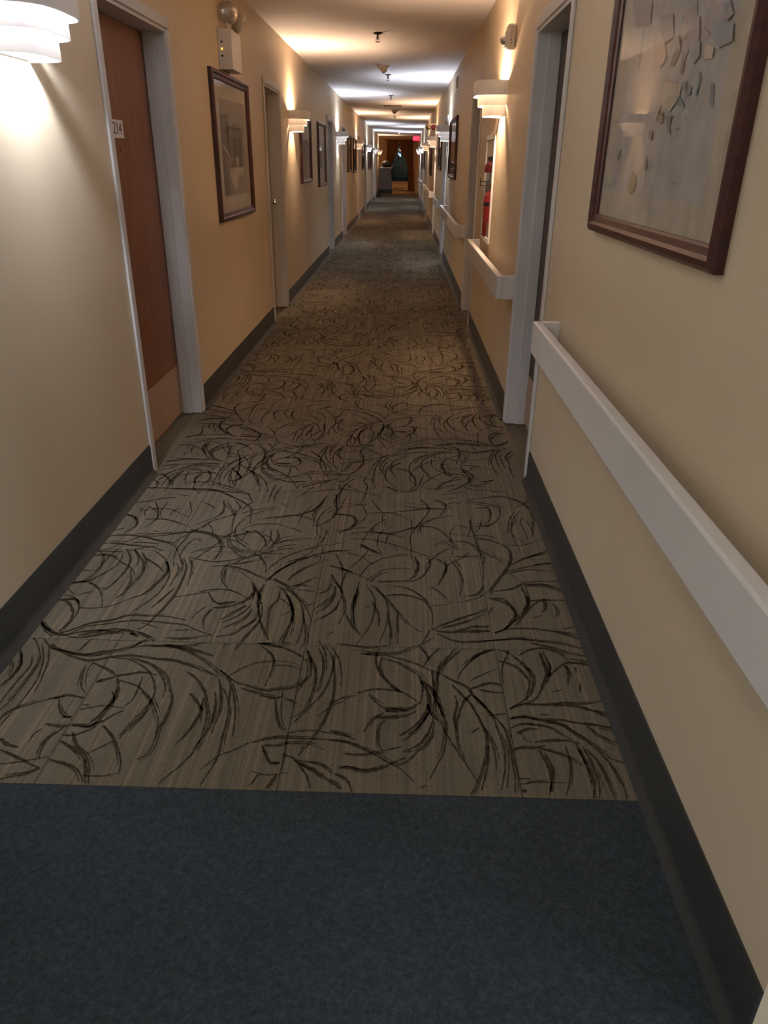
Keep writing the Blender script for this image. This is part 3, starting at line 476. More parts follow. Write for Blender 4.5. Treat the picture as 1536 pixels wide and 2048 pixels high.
# ------------------------------------------------------------------ doors
ORD = ['first', 'second', 'third', 'fourth', 'fifth', 'sixth', 'seventh', 'eighth']
def casing_piece(bm, x, s, y0, y1, z0, z1, horizontal=False):
    box(bm, *(sorted((x, x + s * 0.016))), y0, y1, z0, z1, bev=0.004)
def door(n, side, a, b, leaf_m, label, style):
    x = XL if side < 0 else XR; s = 1 if side < 0 else -1      # s points into the corridor
    t = empty('door_%d' % n, (0, 0, 0), label, 'door', kind='structure')
    def X(d): return x + s * d
    def bb(name, d0, d1, y0, y1, z0, z1, m, p=t, bev=0.0):
        xa, xb = sorted((X(d0), X(d1)))
        return bxo(name, (xa, xb, y0, y1, z0, z1), m, p, bev)
    bb('casing', 0, 0.012, a, a + CW, 0.004, TOP - CW, M['trim'], bev=0.005)
    bb('casing', 0, 0.012, b - CW, b, 0.004, TOP - CW, M['trim'], bev=0.005)
    bb('casing', 0, 0.012, a, b, TOP - CW, TOP, M['trim'], bev=0.005)
    ya, yb = a + CW, b - CW
    bb('jamb', -0.155, 0.004, ya - 0.003, ya + 0.006, 0.004, OPEN_Z, M['trim'], bev=0.002)
    bb('jamb', -0.155, 0.004, yb - 0.016, yb + 0.003, 0.004, OPEN_Z, M['trim'], bev=0.002)
    bb('head_jamb', -0.155, 0.004, ya + 0.006, yb - 0.016, OPEN_Z - 0.016, OPEN_Z + 0.002, M['trim'])
    bb('door_stop', -0.107, -0.050, yb - 0.030, yb - 0.016, 0.004, OPEN_Z - 0.016, M['trim'], bev=0.002)
    bb('door_stop', -0.107, -0.050, ya + 0.006, ya + 0.018, 0.004, OPEN_Z - 0.016, M['trim'], bev=0.002)
    ly0, ly1 = ya + 0.018, yb - 0.018
    leaf = bb('door_leaf', -0.150, -0.108, ly0, ly1, 0.012, OPEN_Z - 0.018, leaf_m)
    if style == 'wood':
        bb('kick_plate', -0.108, -0.104, ly0 + 0.02, ly1 - 0.004, 0.02, 0.30, M['kick'])
    # the second left door shows its knob near the far jamb; the others have theirs hidden behind the near casing
    ky = ly1 - 0.15 if n == 2 else ly0 + 0.075
    bm = bmesh.new()
    lathe(bm, [(0.0, 0.0), (0.032, 0.0), (0.032, 0.006), (0.013, 0.012), (0.012, 0.030), (0.026, 0.040), (0.031, 0.052), (0.026, 0.064), (0.0, 0.068)], (X(-0.108), ky, 1.02), (s, 0, 0), 20)
    obj('knob', bm, M['chrome'] if style != 'wood' else M['brass'], t, smooth=True)
    return t
LL = ['brown wooden door with the number 214 plate, nearest on the left', 'second door on the left, pale leaf with a round knob', 'third door on the left, just past two framed pictures',
      'fourth door on the left, beside the cool white third sconce', 'fifth door on the left, halfway down the corridor', 'sixth door on the left, far down the corridor', 'seventh door on the left, near the far end', 'eighth door on the left, beside the laundry cart']
RL = ['nearest door on the right, in a grey-white frame beyond the near handrail', 'second door on the right, just past the fire extinguisher', 'third door on the right, beyond the framed picture past the extinguisher',
      'fourth door on the right, past a short handrail', 'fifth door on the right, halfway down the corridor', 'sixth door on the right, far down the corridor', 'seventh door on the right, near the far end', 'eighth door on the right, closest to the exit sign']
first_door = None
for i, (a, b) in enumerate(L_DOORS):
    t = door(i + 1, -1, a, b, M['door_wood'] if i == 0 else (M['door_white'] if i == 1 else M['door_grey']), LL[i], 'wood' if i == 0 else 'plain')
    if i == 0: first_door = t
for i, (a, b) in enumerate(R_DOORS):
    door(i + 9, 1, a, b, M['door_dark'] if i in (0, 1) else M['door_grey'], RL[i], 'wood' if i in (0, 1) else 'plain')
# number plate and viewer of door 214
pl = bxo('number_plate', (XL - 0.108, XL - 0.104, 3.600, 3.790, 1.472, 1.546), M['paper'], first_door)
text_mesh('number', '214', 0.070, M['letters'], pl, wall_frame(-1, 3.712, 1.509, -0.1036), 0.0004, 1.1)
bm = bmesh.new(); cyl(bm, (XL - 0.108, 3.74, 1.425), (XL - 0.103, 3.74, 1.425), 0.009, n=16)
obj('door_viewer', bm, M['brass'], first_door)

# ------------------------------------------------------------------ handrails
def handrail(i, a, b, label):
    t = empty('handrail' if i == 0 else 'handrail.%03d' % i, (XR, (a + b) / 2, 0.70), label, 'handrail', 'white wooden handrails along the right wall')
    hl = (b - a) / 2
    bxo('rail_board', (-0.104, -0.068, -hl, hl, 0.0, 0.125), M['rail'], t, bev=0.006)
    bxo('end_return', (-0.068, 0.0, -hl, -hl + 0.034, 0.0, 0.125), M['rail'], t, bev=0.003)
    bxo('end_return', (-0.068, 0.0, hl - 0.034, hl, 0.0, 0.125), M['rail'], t, bev=0.003)
    n = max(1, int((b - a) / 1.2)) - 0
    for k in range(1, n):
        yy = -hl + (b - a) * k / n
        bxo('spacer_block', (-0.068, 0.0, yy - 0.02, yy + 0.02, 0.03, 0.095), M['rail'], t)
RAILS = [(0.80, 2.98, 'white handrail nearest the camera, under the large flower picture'), (4.24, 6.42, 'white handrail under the fire extinguisher cabinet'),
         (7.90, 11.65, 'white handrail beyond the second right door, under a dark framed picture'), (13.2, 14.6, 'short white handrail between the third and fourth right doors'),
         (17.05, 20.5, 'white handrail halfway down the corridor, past the fourth right door'), (22.0, 23.7, 'white handrail past the fifth right door'), (25.0, 29.5, 'white handrail past the sixth right door'), (30.8, 32.4, 'last white handrail, far down near the exit sign')]
for i, (a, b, l) in enumerate(RAILS): handrail(i, a, b, l)

# ------------------------------------------------------------------ sconces
def super_plan(a, b, n=28, e=3.4):
    out = []
    for i in range(n + 1):
        t = math.pi * i / n
        sx = abs(math.sin(t)) ** (2 / e); cy = math.cos(t)
        out.append((a * sx, -b * math.copysign(abs(cy) ** (2 / e), cy)))
    return out
def tier_bm(a, b, z0, z1, th=0.006):
    bm = bmesh.new(); o = super_plan(a, b); i_ = super_plan(a - th, b - th)
    o = [(max(x, 0.0), y) for x, y in o]; i_ = [(max(x, 0.0), y) for x, y in i_]
    V = [[bm.verts.new((x, y, z)) for x, y in ring] for ring, z in ((o, z0), (o, z1), (i_, z1), (i_, z0))]
    n = len(o)
    for r in range(4):
        A, B = V[r], V[(r + 1) % 4]
        for k in range(n - 1): bm.faces.new((A[k], A[k + 1], B[k + 1], B[k]))
    bm.faces.new([V[r][0] for r in range(4)]); bm.faces.new([V[r][-1] for r in range(4)])
    return bm
def acrylic():
    m = mat('white_acrylic', (0.82, 0.81, 0.80), 0.4, 0.4)
    nt = m.node_tree; mx = nt.nodes.new('ShaderNodeMixShader'); mx.inputs[0].default_value = 0.42
    tr = nt.nodes.new('ShaderNodeBsdfTranslucent'); tr.inputs[0].default_value = (0.85, 0.82, 0.78, 1)
    nt.links.new(nt.nodes['Principled BSDF'].outputs[0], mx.inputs[1]); nt.links.new(tr.outputs[0], mx.inputs[2])
    nt.links.new(mx.outputs[0], nt.nodes['Material Output'].inputs[0])
    return m
M['acrylic'] = acrylic()
def make_sconce():
    t = empty('wall_sconce', (0, 0, 1.66), '', 'wall lamp', 'tiered white wall sconces')
    obj('upper_tier', tier_bm(0.195, 0.205, 0.112, 0.192), M['white'], t, smooth=True)
    obj('middle_tier', tier_bm(0.163, 0.172, 0.058, 0.118), M['acrylic'], t, smooth=True)
    obj('lower_tier', tier_bm(0.131, 0.139, 0.000, 0.062), M['acrylic'], t, smooth=True)
    bm = bmesh.new(); box(bm, 0, 0.004, -0.125, 0.125, 0.005, 0.180)
    obj('back_plate', bm, M['white'], t)
    bm = bmesh.new(); cyl(bm, (0.004, 0, 0.085), (0.075, 0, 0.085), 0.009, n=10); cyl(bm, (0.075, 0, 0.065), (0.075, 0, 0.105), 0.015, n=14)
    obj('lamp_holder', bm, M['white'], t)
    bm = bmesh.new(); ball(bm, (0.075, 0, 0.128), 0.027, 1, 1.9, 1.1, 14, 8)
    return t, obj('bulb', bm, M['warm_lamp'], t)
SC = [(-1, 2.56, 'cool', 1.0, 'cool white tiered sconce at the top left corner, nearest the camera'),
      (-1, 8.66, 'warm', 1.0, 'warm glowing sconce on the left wall between the second door and a picture'),
      (-1, 14.50, 'cool', 1.0, 'cool white sconce on the left wall beyond the two left pictures'),
      (-1, 20.08, 'warm', 1.0, 'warm sconce on the left wall, fourth from the camera'),
      (-1, 25.55, 'cool', 1.0, 'cool white sconce on the left wall, fifth from the camera'),
      (-1, 31.10, 'cool', 1.0, 'sconce on the left wall, sixth from the camera'),
      (-1, 36.30, 'warm', 1.0, 'last warm sconce on the left wall, above the laundry cart'),
      (1, 5.43, 'warm', 1.0, 'warm glowing sconce on the right wall above the fire extinguisher'),
      (1, 11.70, 'cool', 1.0, 'cool white sconce on the right wall beyond a framed picture'),
      (1, 16.50, 'warm', 1.0, 'warm sconce on the right wall beside the red fire bell'),
      (1, 21.90, 'warm', 1.0, 'warm sconce on the right wall, fourth from the camera'),
      (1, 27.50, 'cool', 1.0, 'cool white sconce on the right wall, fifth from the camera'),
      (1, 32.50, 'cool', 1.0, 'last cool white sconce on the right wall, left of the far curtain'),
      (1, -2.0, 'cool', 1.0, 'cool white sconce on the lobby side, behind the viewer')]
proto, bulb0 = make_sconce()
warm_me = bulb0.data; cool_me = bulb0.data.copy(); cool_me.materials.clear(); cool_me.materials.append(M['cool_lamp'])
first = True
for side, y, tone, k, label in SC:
    if y < 0: continue
    r = proto if first else clone(proto); first = False
    r.location = (XL if side < 0 else XR, y, 1.66); r.rotation_euler = (0, 0, 0 if side < 0 else math.pi)
    r['label'] = label
    for c in r.children:
        if c.name.startswith('bulb'): c.data = cool_me if tone == 'cool' else warm_me

# ------------------------------------------------------------------ framed pictures
INK = {'bg': (.24, .20, .175), 'dk': (.085, .075, .085), 'wall': (.30, .25, .20), 'mirframe': (.10, .07, .06), 'mir': (.17, .14, .12), 'pale': (.46, .38, .29), 'cream': (.52, .45, .35), 'mauve': (.22, .16, .16),
       'grey': (.26, .23, .20), 'mid': (.19, .17, .155), 'paper': (.42, .41, .385), 'leafg': (.235, .235, .20), 'leafb': (.22, .26, .27), 'leafd': (.15, .15, .125), 'leafo': (.27, .235, .16), 'pinkish': (.46, .38, .32),
       'mist': (.34, .31, .31), 'mistb': (.30, .31, .33), 'signature': (.30, .30, .32), 'board': (.46, .415, .325), 'tan': (.40, .33, .24), 'dusk': (.13, .13, .16)}
ART_A = [('bg', [(5.31, 1.742), (6.08, 1.756), (6.09, 1.162), (5.3, 1.164)]), ('dk', [(5.31, 1.652), (5.57, 1.665), (5.51, 1.338), (5.47, 1.168), (5.3, 1.164)]), ('wall', [(6.08, 1.756), (6.17, 1.756), (6.16, 1.159), (6.09, 1.162)]), ('mirframe', [(5.69, 1.614), (5.94, 1.619), (5.91, 1.352), (5.65, 1.35)]), ('mir', [(5.73, 1.598), (5.91, 1.604), (5.87, 1.368), (5.68, 1.368)]), ('pale', [(5.71, 1.405), (5.81, 1.411), (5.83, 1.352), (5.71, 1.342)]), ('pale', [(5.49, 1.297), (5.64, 1.337), (5.84, 1.341), (5.99, 1.335), (5.95, 1.296), (5.78, 1.282), (5.67, 1.182), (5.6, 1.211)]), ('cream', [(5.31, 1.481), (5.42, 1.454), (5.54, 1.415), (5.56, 1.369), (5.48, 1.318), (5.52, 1.369), (5.49, 1.414), (5.33, 1.467)]), ('mauve', [(5.41, 1.419), (5.51, 1.399), (5.51, 1.338), (5.42, 1.318), (5.39, 1.364)]), ('grey', [(5.97, 1.45), (6.09, 1.441), (6.08, 1.22), (6.0, 1.278)]), ('mid', [(5.52, 1.286), (5.59, 1.2), (5.67, 1.176), (5.48, 1.173)])]
ART_B = [('paper', [(2.44, 1.309), (1.67, 1.312), (1.66, 1.669), (2.53, 1.812)]), ('leafg', [(1.99, 1.637), (1.97, 1.621), (2.0, 1.598), (2.03, 1.601), (2.02, 1.621)]), ('leafg', [(1.95, 1.624), (1.92, 1.592), (1.93, 1.574), (1.95, 1.581), (1.95, 1.601)]), ('leafb', [(1.74, 1.542), (1.72, 1.539), (1.71, 1.51), (1.71, 1.496), (1.73, 1.506)]), ('leafb', [(1.93, 1.535), (1.87, 1.505), (1.94, 1.515)]), ('leafg', [(2.0, 1.493), (1.95, 1.495), (1.96, 1.473), (1.94, 1.455), (1.96, 1.456), (1.98, 1.474)]), ('leafd', [(2.37, 1.433), (2.36, 1.414), (2.37, 1.401), (2.4, 1.405)]), ('leafd', [(2.11, 1.416), (2.09, 1.392), (2.09, 1.375), (2.11, 1.382), (2.11, 1.405)]), ('leafo', [(2.22, 1.377), (2.17, 1.363), (2.17, 1.328), (2.19, 1.324), (2.21, 1.313), (2.23, 1.329), (2.23, 1.355)]), ('leafo', [(2.07, 1.506), (2.02, 1.503), (2.01, 1.484), (2.04, 1.479), (2.06, 1.49)]), ('leafb', [(1.89, 1.548), (1.85, 1.547), (1.85, 1.528), (1.87, 1.532)]), ('leafb', [(1.82, 1.572), (1.8, 1.554), (1.81, 1.522), (1.82, 1.529), (1.82, 1.55)]), ('pinkish', [(2.2, 1.678), (2.1, 1.659), (2.06, 1.619), (2.11, 1.603), (2.17, 1.638)]), ('pinkish', [(2.03, 1.574), (1.95, 1.561), (1.97, 1.539), (2.02, 1.543)]), ('cream', [(2.05, 1.569), (1.92, 1.553), (1.92, 1.53), (1.97, 1.504), (2.04, 1.514)]), ('cream', [(2.07, 1.49), (2.03, 1.538), (2.06, 1.546), (2.06, 1.515), (2.09, 1.488)]), ('mist', [(2.45, 1.799), (2.25, 1.766), (2.24, 1.715), (2.38, 1.728)]), ('mist', [(2.15, 1.72), (2.06, 1.709), (2.03, 1.66), (2.09, 1.652), (2.16, 1.698)]), ('mist', [(1.93, 1.682), (1.87, 1.675), (1.85, 1.634), (1.89, 1.619), (1.93, 1.655)]), ('mist', [(1.84, 1.683), (1.71, 1.677), (1.68, 1.651), (1.75, 1.628), (1.83, 1.646)]), ('mistb', [(1.91, 1.638), (1.84, 1.627), (1.83, 1.599), (1.86, 1.587), (1.9, 1.613)]), ('mistb', [(1.78, 1.659), (1.67, 1.635), (1.66, 1.604), (1.73, 1.601), (1.78, 1.634)]), ('leafb', [(1.74, 1.677), (1.71, 1.67), (1.71, 1.657), (1.73, 1.664)]), ('leafg', [(1.91, 1.558), (1.88, 1.558), (1.88, 1.539), (1.9, 1.54)]), ('leafg', [(2.11, 1.472), (2.08, 1.465), (2.08, 1.445), (2.11, 1.452)]), ('leafo', [(1.86, 1.489), (1.84, 1.485), (1.85, 1.479)]), ('leafd', [(1.91, 1.464), (1.88, 1.466), (1.88, 1.461)]), ('cream', [(1.8, 1.617), (1.75, 1.605), (1.75, 1.586), (1.8, 1.59)]), ('mist', [(2.03, 1.657), (1.99, 1.657), (1.96, 1.627), (2.02, 1.635)]), ('signature', [(1.9, 1.354), (1.88, 1.356), (1.82, 1.357), (1.82, 1.353), (1.86, 1.351)])]

def picture(name, side, ya, yb, za, zb, art, label, fw=0.05, dark=False):
    """frame with mitred profile, mat board, printed sheet and glass; local y runs along the wall"""
    cy, cz = (ya + yb) / 2, (za + zb) / 2; w, h = yb - ya, zb - za
    x = XL if side < 0 else XR; s = 1 if side < 0 else -1
    t = empty(name, (x, cy, za), label, 'picture', 'framed pictures on the corridor walls')
    bm = bmesh.new()
    prof = [(0.0, 0.0), (0.0, 0.020), (0.010, 0.030), (0.022, 0.030), (0.030, 0.022), (fw - 0.006, 0.018), (fw, 0.013), (fw, 0.0)]   # (inset, depth)
    rings = []
    for (i, d) in prof:
        rings.append([bm.verts.new((s * d, sy * (w / 2 - i), h / 2 + sz * (h / 2 - i))) for sy, sz in ((-1, -1), (1, -1), (1, 1), (-1, 1))])
    for k in range(len(prof)):
        A, B = rings[k], rings[(k + 1) % len(prof)]
        for i in range(4):
            j = (i + 1) % 4; bm.faces.new((A[i], A[j], B[j], B[i]))
    obj('frame', bm, M['mahogany'], t)
    xa, xb = sorted((s * 0.002, s * 0.006))
    bxo('mat_board', (xa, xb, -w / 2 + fw - 0.003, w / 2 - fw + 0.003, fw - 0.003, h - fw + 0.003), M['mat_board'], t)
    vs_, fs_, cs_ = [], [], []
    for k, (nm, pts) in enumerate(art):
        b = len(vs_)
        for (yy, zz) in pts:
            vs_.append((s * (0.0064 + 0.00012 * k), min(max(yy - cy, -w / 2 + fw), w / 2 - fw), min(max(zz - za, fw), h - fw)))
        fs_.append(tuple(range(b, b + len(pts)))); cs_.append(INK[nm])
    me = bpy.data.meshes.new('print'); me.from_pydata(vs_, [], fs_)
    ca = me.color_attributes.new('ink', 'FLOAT_COLOR', 'CORNER')
    for p in me.polygons:
        for li in p.loop_indices: ca.data[li].color = (*cs_[p.index], 1)
    me.materials.append(M['ink'])
    o = bpy.data.objects.new('print', me); COL.objects.link(o); o.parent = t
    xa, xb = sorted((s * 0.0105, s * 0.0125))
    bxo('glass', (xa, xb, -w / 2 + fw, w / 2 - fw, fw, h - fw), M['glass'], t)
def leafy(ya, yb, za, zb, n, seed, names, bgc='paper', m=0.16):
    rr = random.Random(seed); out = [(bgc, [(ya + m, za + m), (yb - m, za + m), (yb - m, zb - m), (ya + m, zb - m)])]
    for k in range(n):
        cx_ = rr.uniform(ya + m + .08, yb - m - .08); cz_ = rr.uniform(za + m + .1, zb - m - .08); l = rr.uniform(.05, .16); q = rr.uniform(.012, .03); an = rr.uniform(-.6, .6) + math.pi / 2
        d = (math.cos(an), math.sin(an)); e = (-d[1], d[0])
        P = [(-1, 0), (-.4, 1), (.2, .9), (1, 0), (.2, -.9), (-.4, -1)]
        out.append((rr.choice(names), [(cx_ + d[0] * u * l + e[0] * v * q, cz_ + d[1] * u * l + e[1] * v * q) for u, v in P]))
    return out
rr = random.Random(3)
extra = []
for k in range(16):      # upper part of the flower print, above the traced area
    yy = rr.uniform(1.75, 2.35); zz = rr.uniform(1.66, 1.86); q = rr.uniform(.012, .028); l = rr.uniform(.03, .07)
    extra.append((rr.choice(['mist', 'mistb', 'cream', 'pinkish', 'mist', 'leafb']), [(yy - q, zz), (yy - q * .4, zz + l), (yy + q * .5, zz + l * .8), (yy + q, zz - l * .1), (yy + q * .2, zz - l), (yy - q * .6, zz - l * .7)]))
bigp = [('board', [(1.55, 1.24), (2.54, 1.24), (2.54, 2.08), (1.55, 2.08)]), ('paper', [(1.67, 1.315), (2.43, 1.315), (2.43, 2.0), (1.67, 2.0)])] + extra + [a for a in ART_B if a[0] != 'paper']
picture('framed_picture', 1, 1.512, 2.585, 1.197, 2.11, bigp, 'large mahogany framed flower watercolour on the near right wall above the handrail', 0.05)
picture('framed_picture', -1, 5.10, 6.25, 1.016, 1.895, [('board', [(5.14, 1.05), (6.21, 1.05), (6.21, 1.86), (5.14, 1.86)])] + ART_A, 'mahogany framed interior scene with a standing mirror, under the emergency light on the left', 0.055)
GREYS = ['mist', 'mistb', 'leafb', 'leafg', 'cream', 'pinkish']
DARKS = ['dk', 'dusk', 'mid', 'leafd', 'mirframe']
PICS = [(-1, 9.30, 10.27, 1.145, 1.855, GREYS, 'paper', 'reddish framed picture right after the warm second left sconce'),
        (-1, 11.16, 12.16, 1.055, 1.87, GREYS, 'paper', 'dark framed picture on the left wall just before the third left door'),
        (-1, 16.85, 17.95, 1.175, 1.88, DARKS, 'tan', 'brown framed picture just past the fourth left door'),
        (-1, 18.70, 19.80, 1.135, 1.87, DARKS, 'dusk', 'dark framed picture just before the warm fourth left sconce'),
        (-1, 22.60, 23.70, 1.155, 1.88, DARKS, 'tan', 'dark framed picture between the fifth and sixth left doors'),
        (-1, 26.30, 27.30, 1.14, 1.86, DARKS, 'dusk', 'small looking dark picture past the sixth left door, nearer of two'),
        (-1, 28.05, 29.05, 1.14, 1.86, DARKS, 'dusk', 'small looking dark picture before the seventh left door, farther of two'),
        (1, 9.85, 11.30, 1.20, 1.895, GREYS, 'dusk', 'dark framed picture on the right wall just before the cool right sconce'),
        (1, 13.85, 14.95, 1.265, 1.90, DARKS, 'mid', 'dark framed picture over the short handrail on the right wall'),
        (1, 18.70, 19.85, 1.095, 1.85, DARKS, 'tan', 'brown framed picture on the right wall below the red fire bell'),
        (1, 25.20, 26.40, 1.18, 1.88, DARKS, 'tan', 'brown framed picture far down the right wall, past the sixth door'),
        (1, 28.0, 29.1, 1.15, 1.86, DARKS, 'dusk', 'farthest dark framed picture on the right wall')]
for k, (sd, ya, yb, za, zb, nm, bgc, label) in enumerate(PICS):
    picture('framed_picture', sd, ya, yb, za, zb, [('board', [(ya + .04, za + .04), (yb - .04, za + .04), (yb - .04, zb - .04), (ya + .04, zb - .04)])] + leafy(ya, yb, za, zb, 16, k, nm, bgc), label)

# ------------------------------------------------------------------ emergency light (left), fire strobe and extinguisher (right)
t = empty('emergency_light', (XL, 5.58, 1.91), 'white emergency light box with two round lamp heads above the left mirror picture', 'emergency light')
bxo('housing', (0.0, 0.09, -0.145, 0.145, 0.0, 0.222), M['white'], t, bev=0.005)
for dz in (0.150, 0.112, 0.074):
    bm = bmesh.new(); cyl(bm, (0.026, -0.145, dz), (0.026, -0.1475, dz), 0.0065, n=12)
    obj('indicator', bm, M['amber'] if dz == 0.112 else M['black'], t)
def lamp_head(t, c, d, r=0.068, lens=None, post=None):
    d = Vector(d).normalized(); c = Vector(c)
    bm = bmesh.new()
    lathe(bm, [(0.0, -r * 0.95), (r * 0.45, -r * 0.8), (r * 0.8, -r * 0.45), (r, 0.0), (r, r * 0.12), (r * 0.93, r * 0.14)], c, d, 26)
    h = obj('lamp_head', bm, M['plastic'], t, smooth=True)
    bm = bmesh.new()
    lathe(bm, [(r * 0.93, r * 0.12), (r * 0.7, r * 0.26), (r * 0.35, r * 0.34), (0.0, r * 0.36)], c, d, 26)
    obj('lens', bm, lens or M['clear'], h, smooth=True)
    if post:
        bm = bmesh.new(); cyl(bm, post, c - d * r * 0.5, 0.012, n=12); ball(bm, post, 0.018, u=12, v=8)
        obj('swivel_bracket', bm, M['plastic'], t, smooth=True)
lamp_head(t, (0.055, -0.055, 0.318), (0.35, -0.9, -0.12), post=(0.05, -0.07, 0.222))
lamp_head(t, (0.105, 0.085, 0.285), (0.75, 0.35, -0.35), post=(0.05, 0.07, 0.222))

t = empty('fire_alarm_strobe', (XR, 5.06, 1.982), 'ivory wall fire alarm with clear strobe lens, above the warm right sconce', 'fire alarm')
bxo('housing', (-0.052, 0.0, -0.055, 0.055, 0.0, 0.130), M['plastic'], t, bev=0.012)
bm = bmesh.new(); ball(bm, (-0.060, 0.01, 0.056), 0.030, 0.9, 0.9, 1.0, 14, 10); obj('strobe_lens', bm, M['clear'], t)
bm = bmesh.new(); box(bm, -0.060, -0.052, -0.022, 0.042, 0.014, 0.098, bev=0.003); obj('lens_base', bm, M['white'], t)
for k, ch in enumerate('FIRE'):
    mwt = Matrix(((1, 0, 0, -0.030), (0, 0, -1, -0.0552), (0, 1, 0, 0.082 - k * 0.017), (0, 0, 0, 1)))
    text_mesh('letter', ch, 0.018, M['letters'], t, mwt, 0.0004)

# extinguisher cabinet sunk into the wall
ya, yb, za, zb = CAB
t = empty('extinguisher_cabinet', (XR, (ya + yb) / 2, za), 'recessed fire extinguisher cabinet with pale trim frame in the right wall', 'cabinet')
w, h = yb - ya, zb - za
bxo('back_panel', (0.140, 0.146, -w / 2, w / 2, 0, h), M['steel'], t)
for nm, d in (('liner', (0.0, 0.14, -w / 2, -w / 2 + 0.004, 0, h)), ('liner', (0.0, 0.14, w / 2 - 0.004, w / 2, 0, h)), ('liner', (0.0, 0.14, -w / 2 + .004, w / 2 - .004, 0, 0.004)), ('liner', (0.0, 0.14, -w / 2 + .004, w / 2 - .004, h - 0.004, h))):
    bxo(nm, d, M['steel'], t)
for d in ((-0.012, 0.0, -w / 2 - 0.028, -w / 2 + 0.006, -0.028, h + 0.028), (-0.012, 0.0, w / 2 - 0.006, w / 2 + 0.028, -0.028, h + 0.028), (-0.012, 0.0, -w / 2 + .006, w / 2 - .006, -0.028, 0.006), (-0.012, 0.0, -w / 2 + .006, w / 2 - .006, h - 0.006, h + 0.028)):
    bxo('trim_strip', d, M['white'], t, bev=0.003)
bxo('top_label', (-0.003, 0.0015, -w / 2 + 0.006, w / 2 - 0.006, h - 0.115, h - 0.006), M['plastic'], t)
bxo('lower_panel', (-0.003, 0.0015, -w / 2 + 0.006, w / 2 - 0.006, 0.006, 0.105), M['steel'], t)
e = empty('fire_extinguisher', (XR + 0.035, (ya + yb) / 2 + 0.02, za + 0.008), 'red fire extinguisher standing in the wall cabinet on the right', 'fire extinguisher')
bm = bmesh.new(); lathe(bm, [(0, 0), (0.062, 0.0), (0.066, 0.01), (0.066, 0.27), (0.058, 0.295), (0.030, 0.315), (0.020, 0.32), (0.0, 0.32)], (0, 0, 0), n=24)
obj('cylinder_body', bm, M['red'], e, smooth=True)
bm = bmesh.new(); lathe(bm, [(0.0668, 0.21), (0.0668, 0.235)], (0, 0, 0), n=24); obj('band', bm, M['black'], e, smooth=True)
bm = bmesh.new(); cyl(bm, (0, 0, 0.318), (0, 0, 0.375), 0.017, n=14); cyl(bm, (0, 0, 0.35), (-0.045, -0.02, 0.35), 0.010, n=10); obj('valve', bm, M['chrome'], e, smooth=True)
bm = bmesh.new(); box(bm, -0.095, 0.02, -0.012, 0.012, 0.372, 0.380); box(bm, -0.100, 0.0, -0.010, 0.010, 0.345, 0.352); box(bm, -0.100, -0.095, -0.010, 0.010, 0.350, 0.400); obj('handle', bm, M['dark_metal'], e)
bm = bmesh.new(); cyl(bm, (-0.02, -0.018, 0.37), (-0.02, -0.018, 0.44), 0.008, n=10); obj('gauge_tube', bm, M['chrome'], e)
c_ = empty('alarm_pull_dome', (XR + 0.02, (ya + yb) / 2 + 0.03, za + 0.445), 'round red dome cap above the extinguisher in the wall cabinet', 'alarm dome')
bm = bmesh.new(); lathe(bm, [(0, 0), (0.058, 0.0), (0.060, 0.012), (0.058, 0.040), (0.046, 0.064), (0.022, 0.078), (0, 0.081)], (0, 0, 0), n=22); obj('dome', bm, M['red'], c_, smooth=True)
bm = bmesh.new(); box(bm, 0.0, 0.118, -0.02, 0.02, 0.01, 0.03); obj('mount_arm', bm, M['steel'], c_)

# outlet on the left wall
t = empty('wall_outlet', (XL, 5.78, 0.385), 'small ivory outlet plate low on the left wall below the mirror picture', 'outlet')
bxo('cover_plate', (0, 0.006, -0.036, 0.036, 0, 0.115), M['plastic'], t, bev=0.002)
for z in (0.022, 0.066): bxo('socket', (0.006, 0.009, -0.017, 0.017, z, z + 0.028), M['plastic'], t, bev=0.001)
# thin wall sensor on right wall
t = empty('wall_sensor', (XR, 10.4, 2.20), 'thin pale sensor box high on the right wall between the first two right sconces', 'sensor')
bxo('housing', (-0.016, 0, -0.05, 0.05, 0.0, 0.14), M['plastic'], t, bev=0.006); bxo('grille', (-0.018, -0.016, -0.04, 0.04, 0.02, 0.12), M['dark_metal'], t)

# red fire bell and brown lamp far down on the right wall
t = empty('fire_bell', (XR, 17.5, 2.05), 'red fire bell with a brown round lamp head, high on the right wall far down', 'fire bell')
bxo('housing', (-0.10, 0, -0.06, 0.06, -0.07, 0.07), M['plastic'], t, bev=0.005)
bm = bmesh.new(); lathe(bm, [(0.0, 0.045), (0.03, 0.04), (0.048, 0.02), (0.052, 0.0), (0.045, -0.01)], (-0.045, -0.062, 0.0), (-0.2, -1, 0), 22); obj('bell_dome', bm, M['red'], t, smooth=True)
lamp_head(t, (-0.150, -0.03, 0.005), (-0.2, -1, -0.1), 0.055, M['brass'], post=(-0.09, -0.02, 0.0))

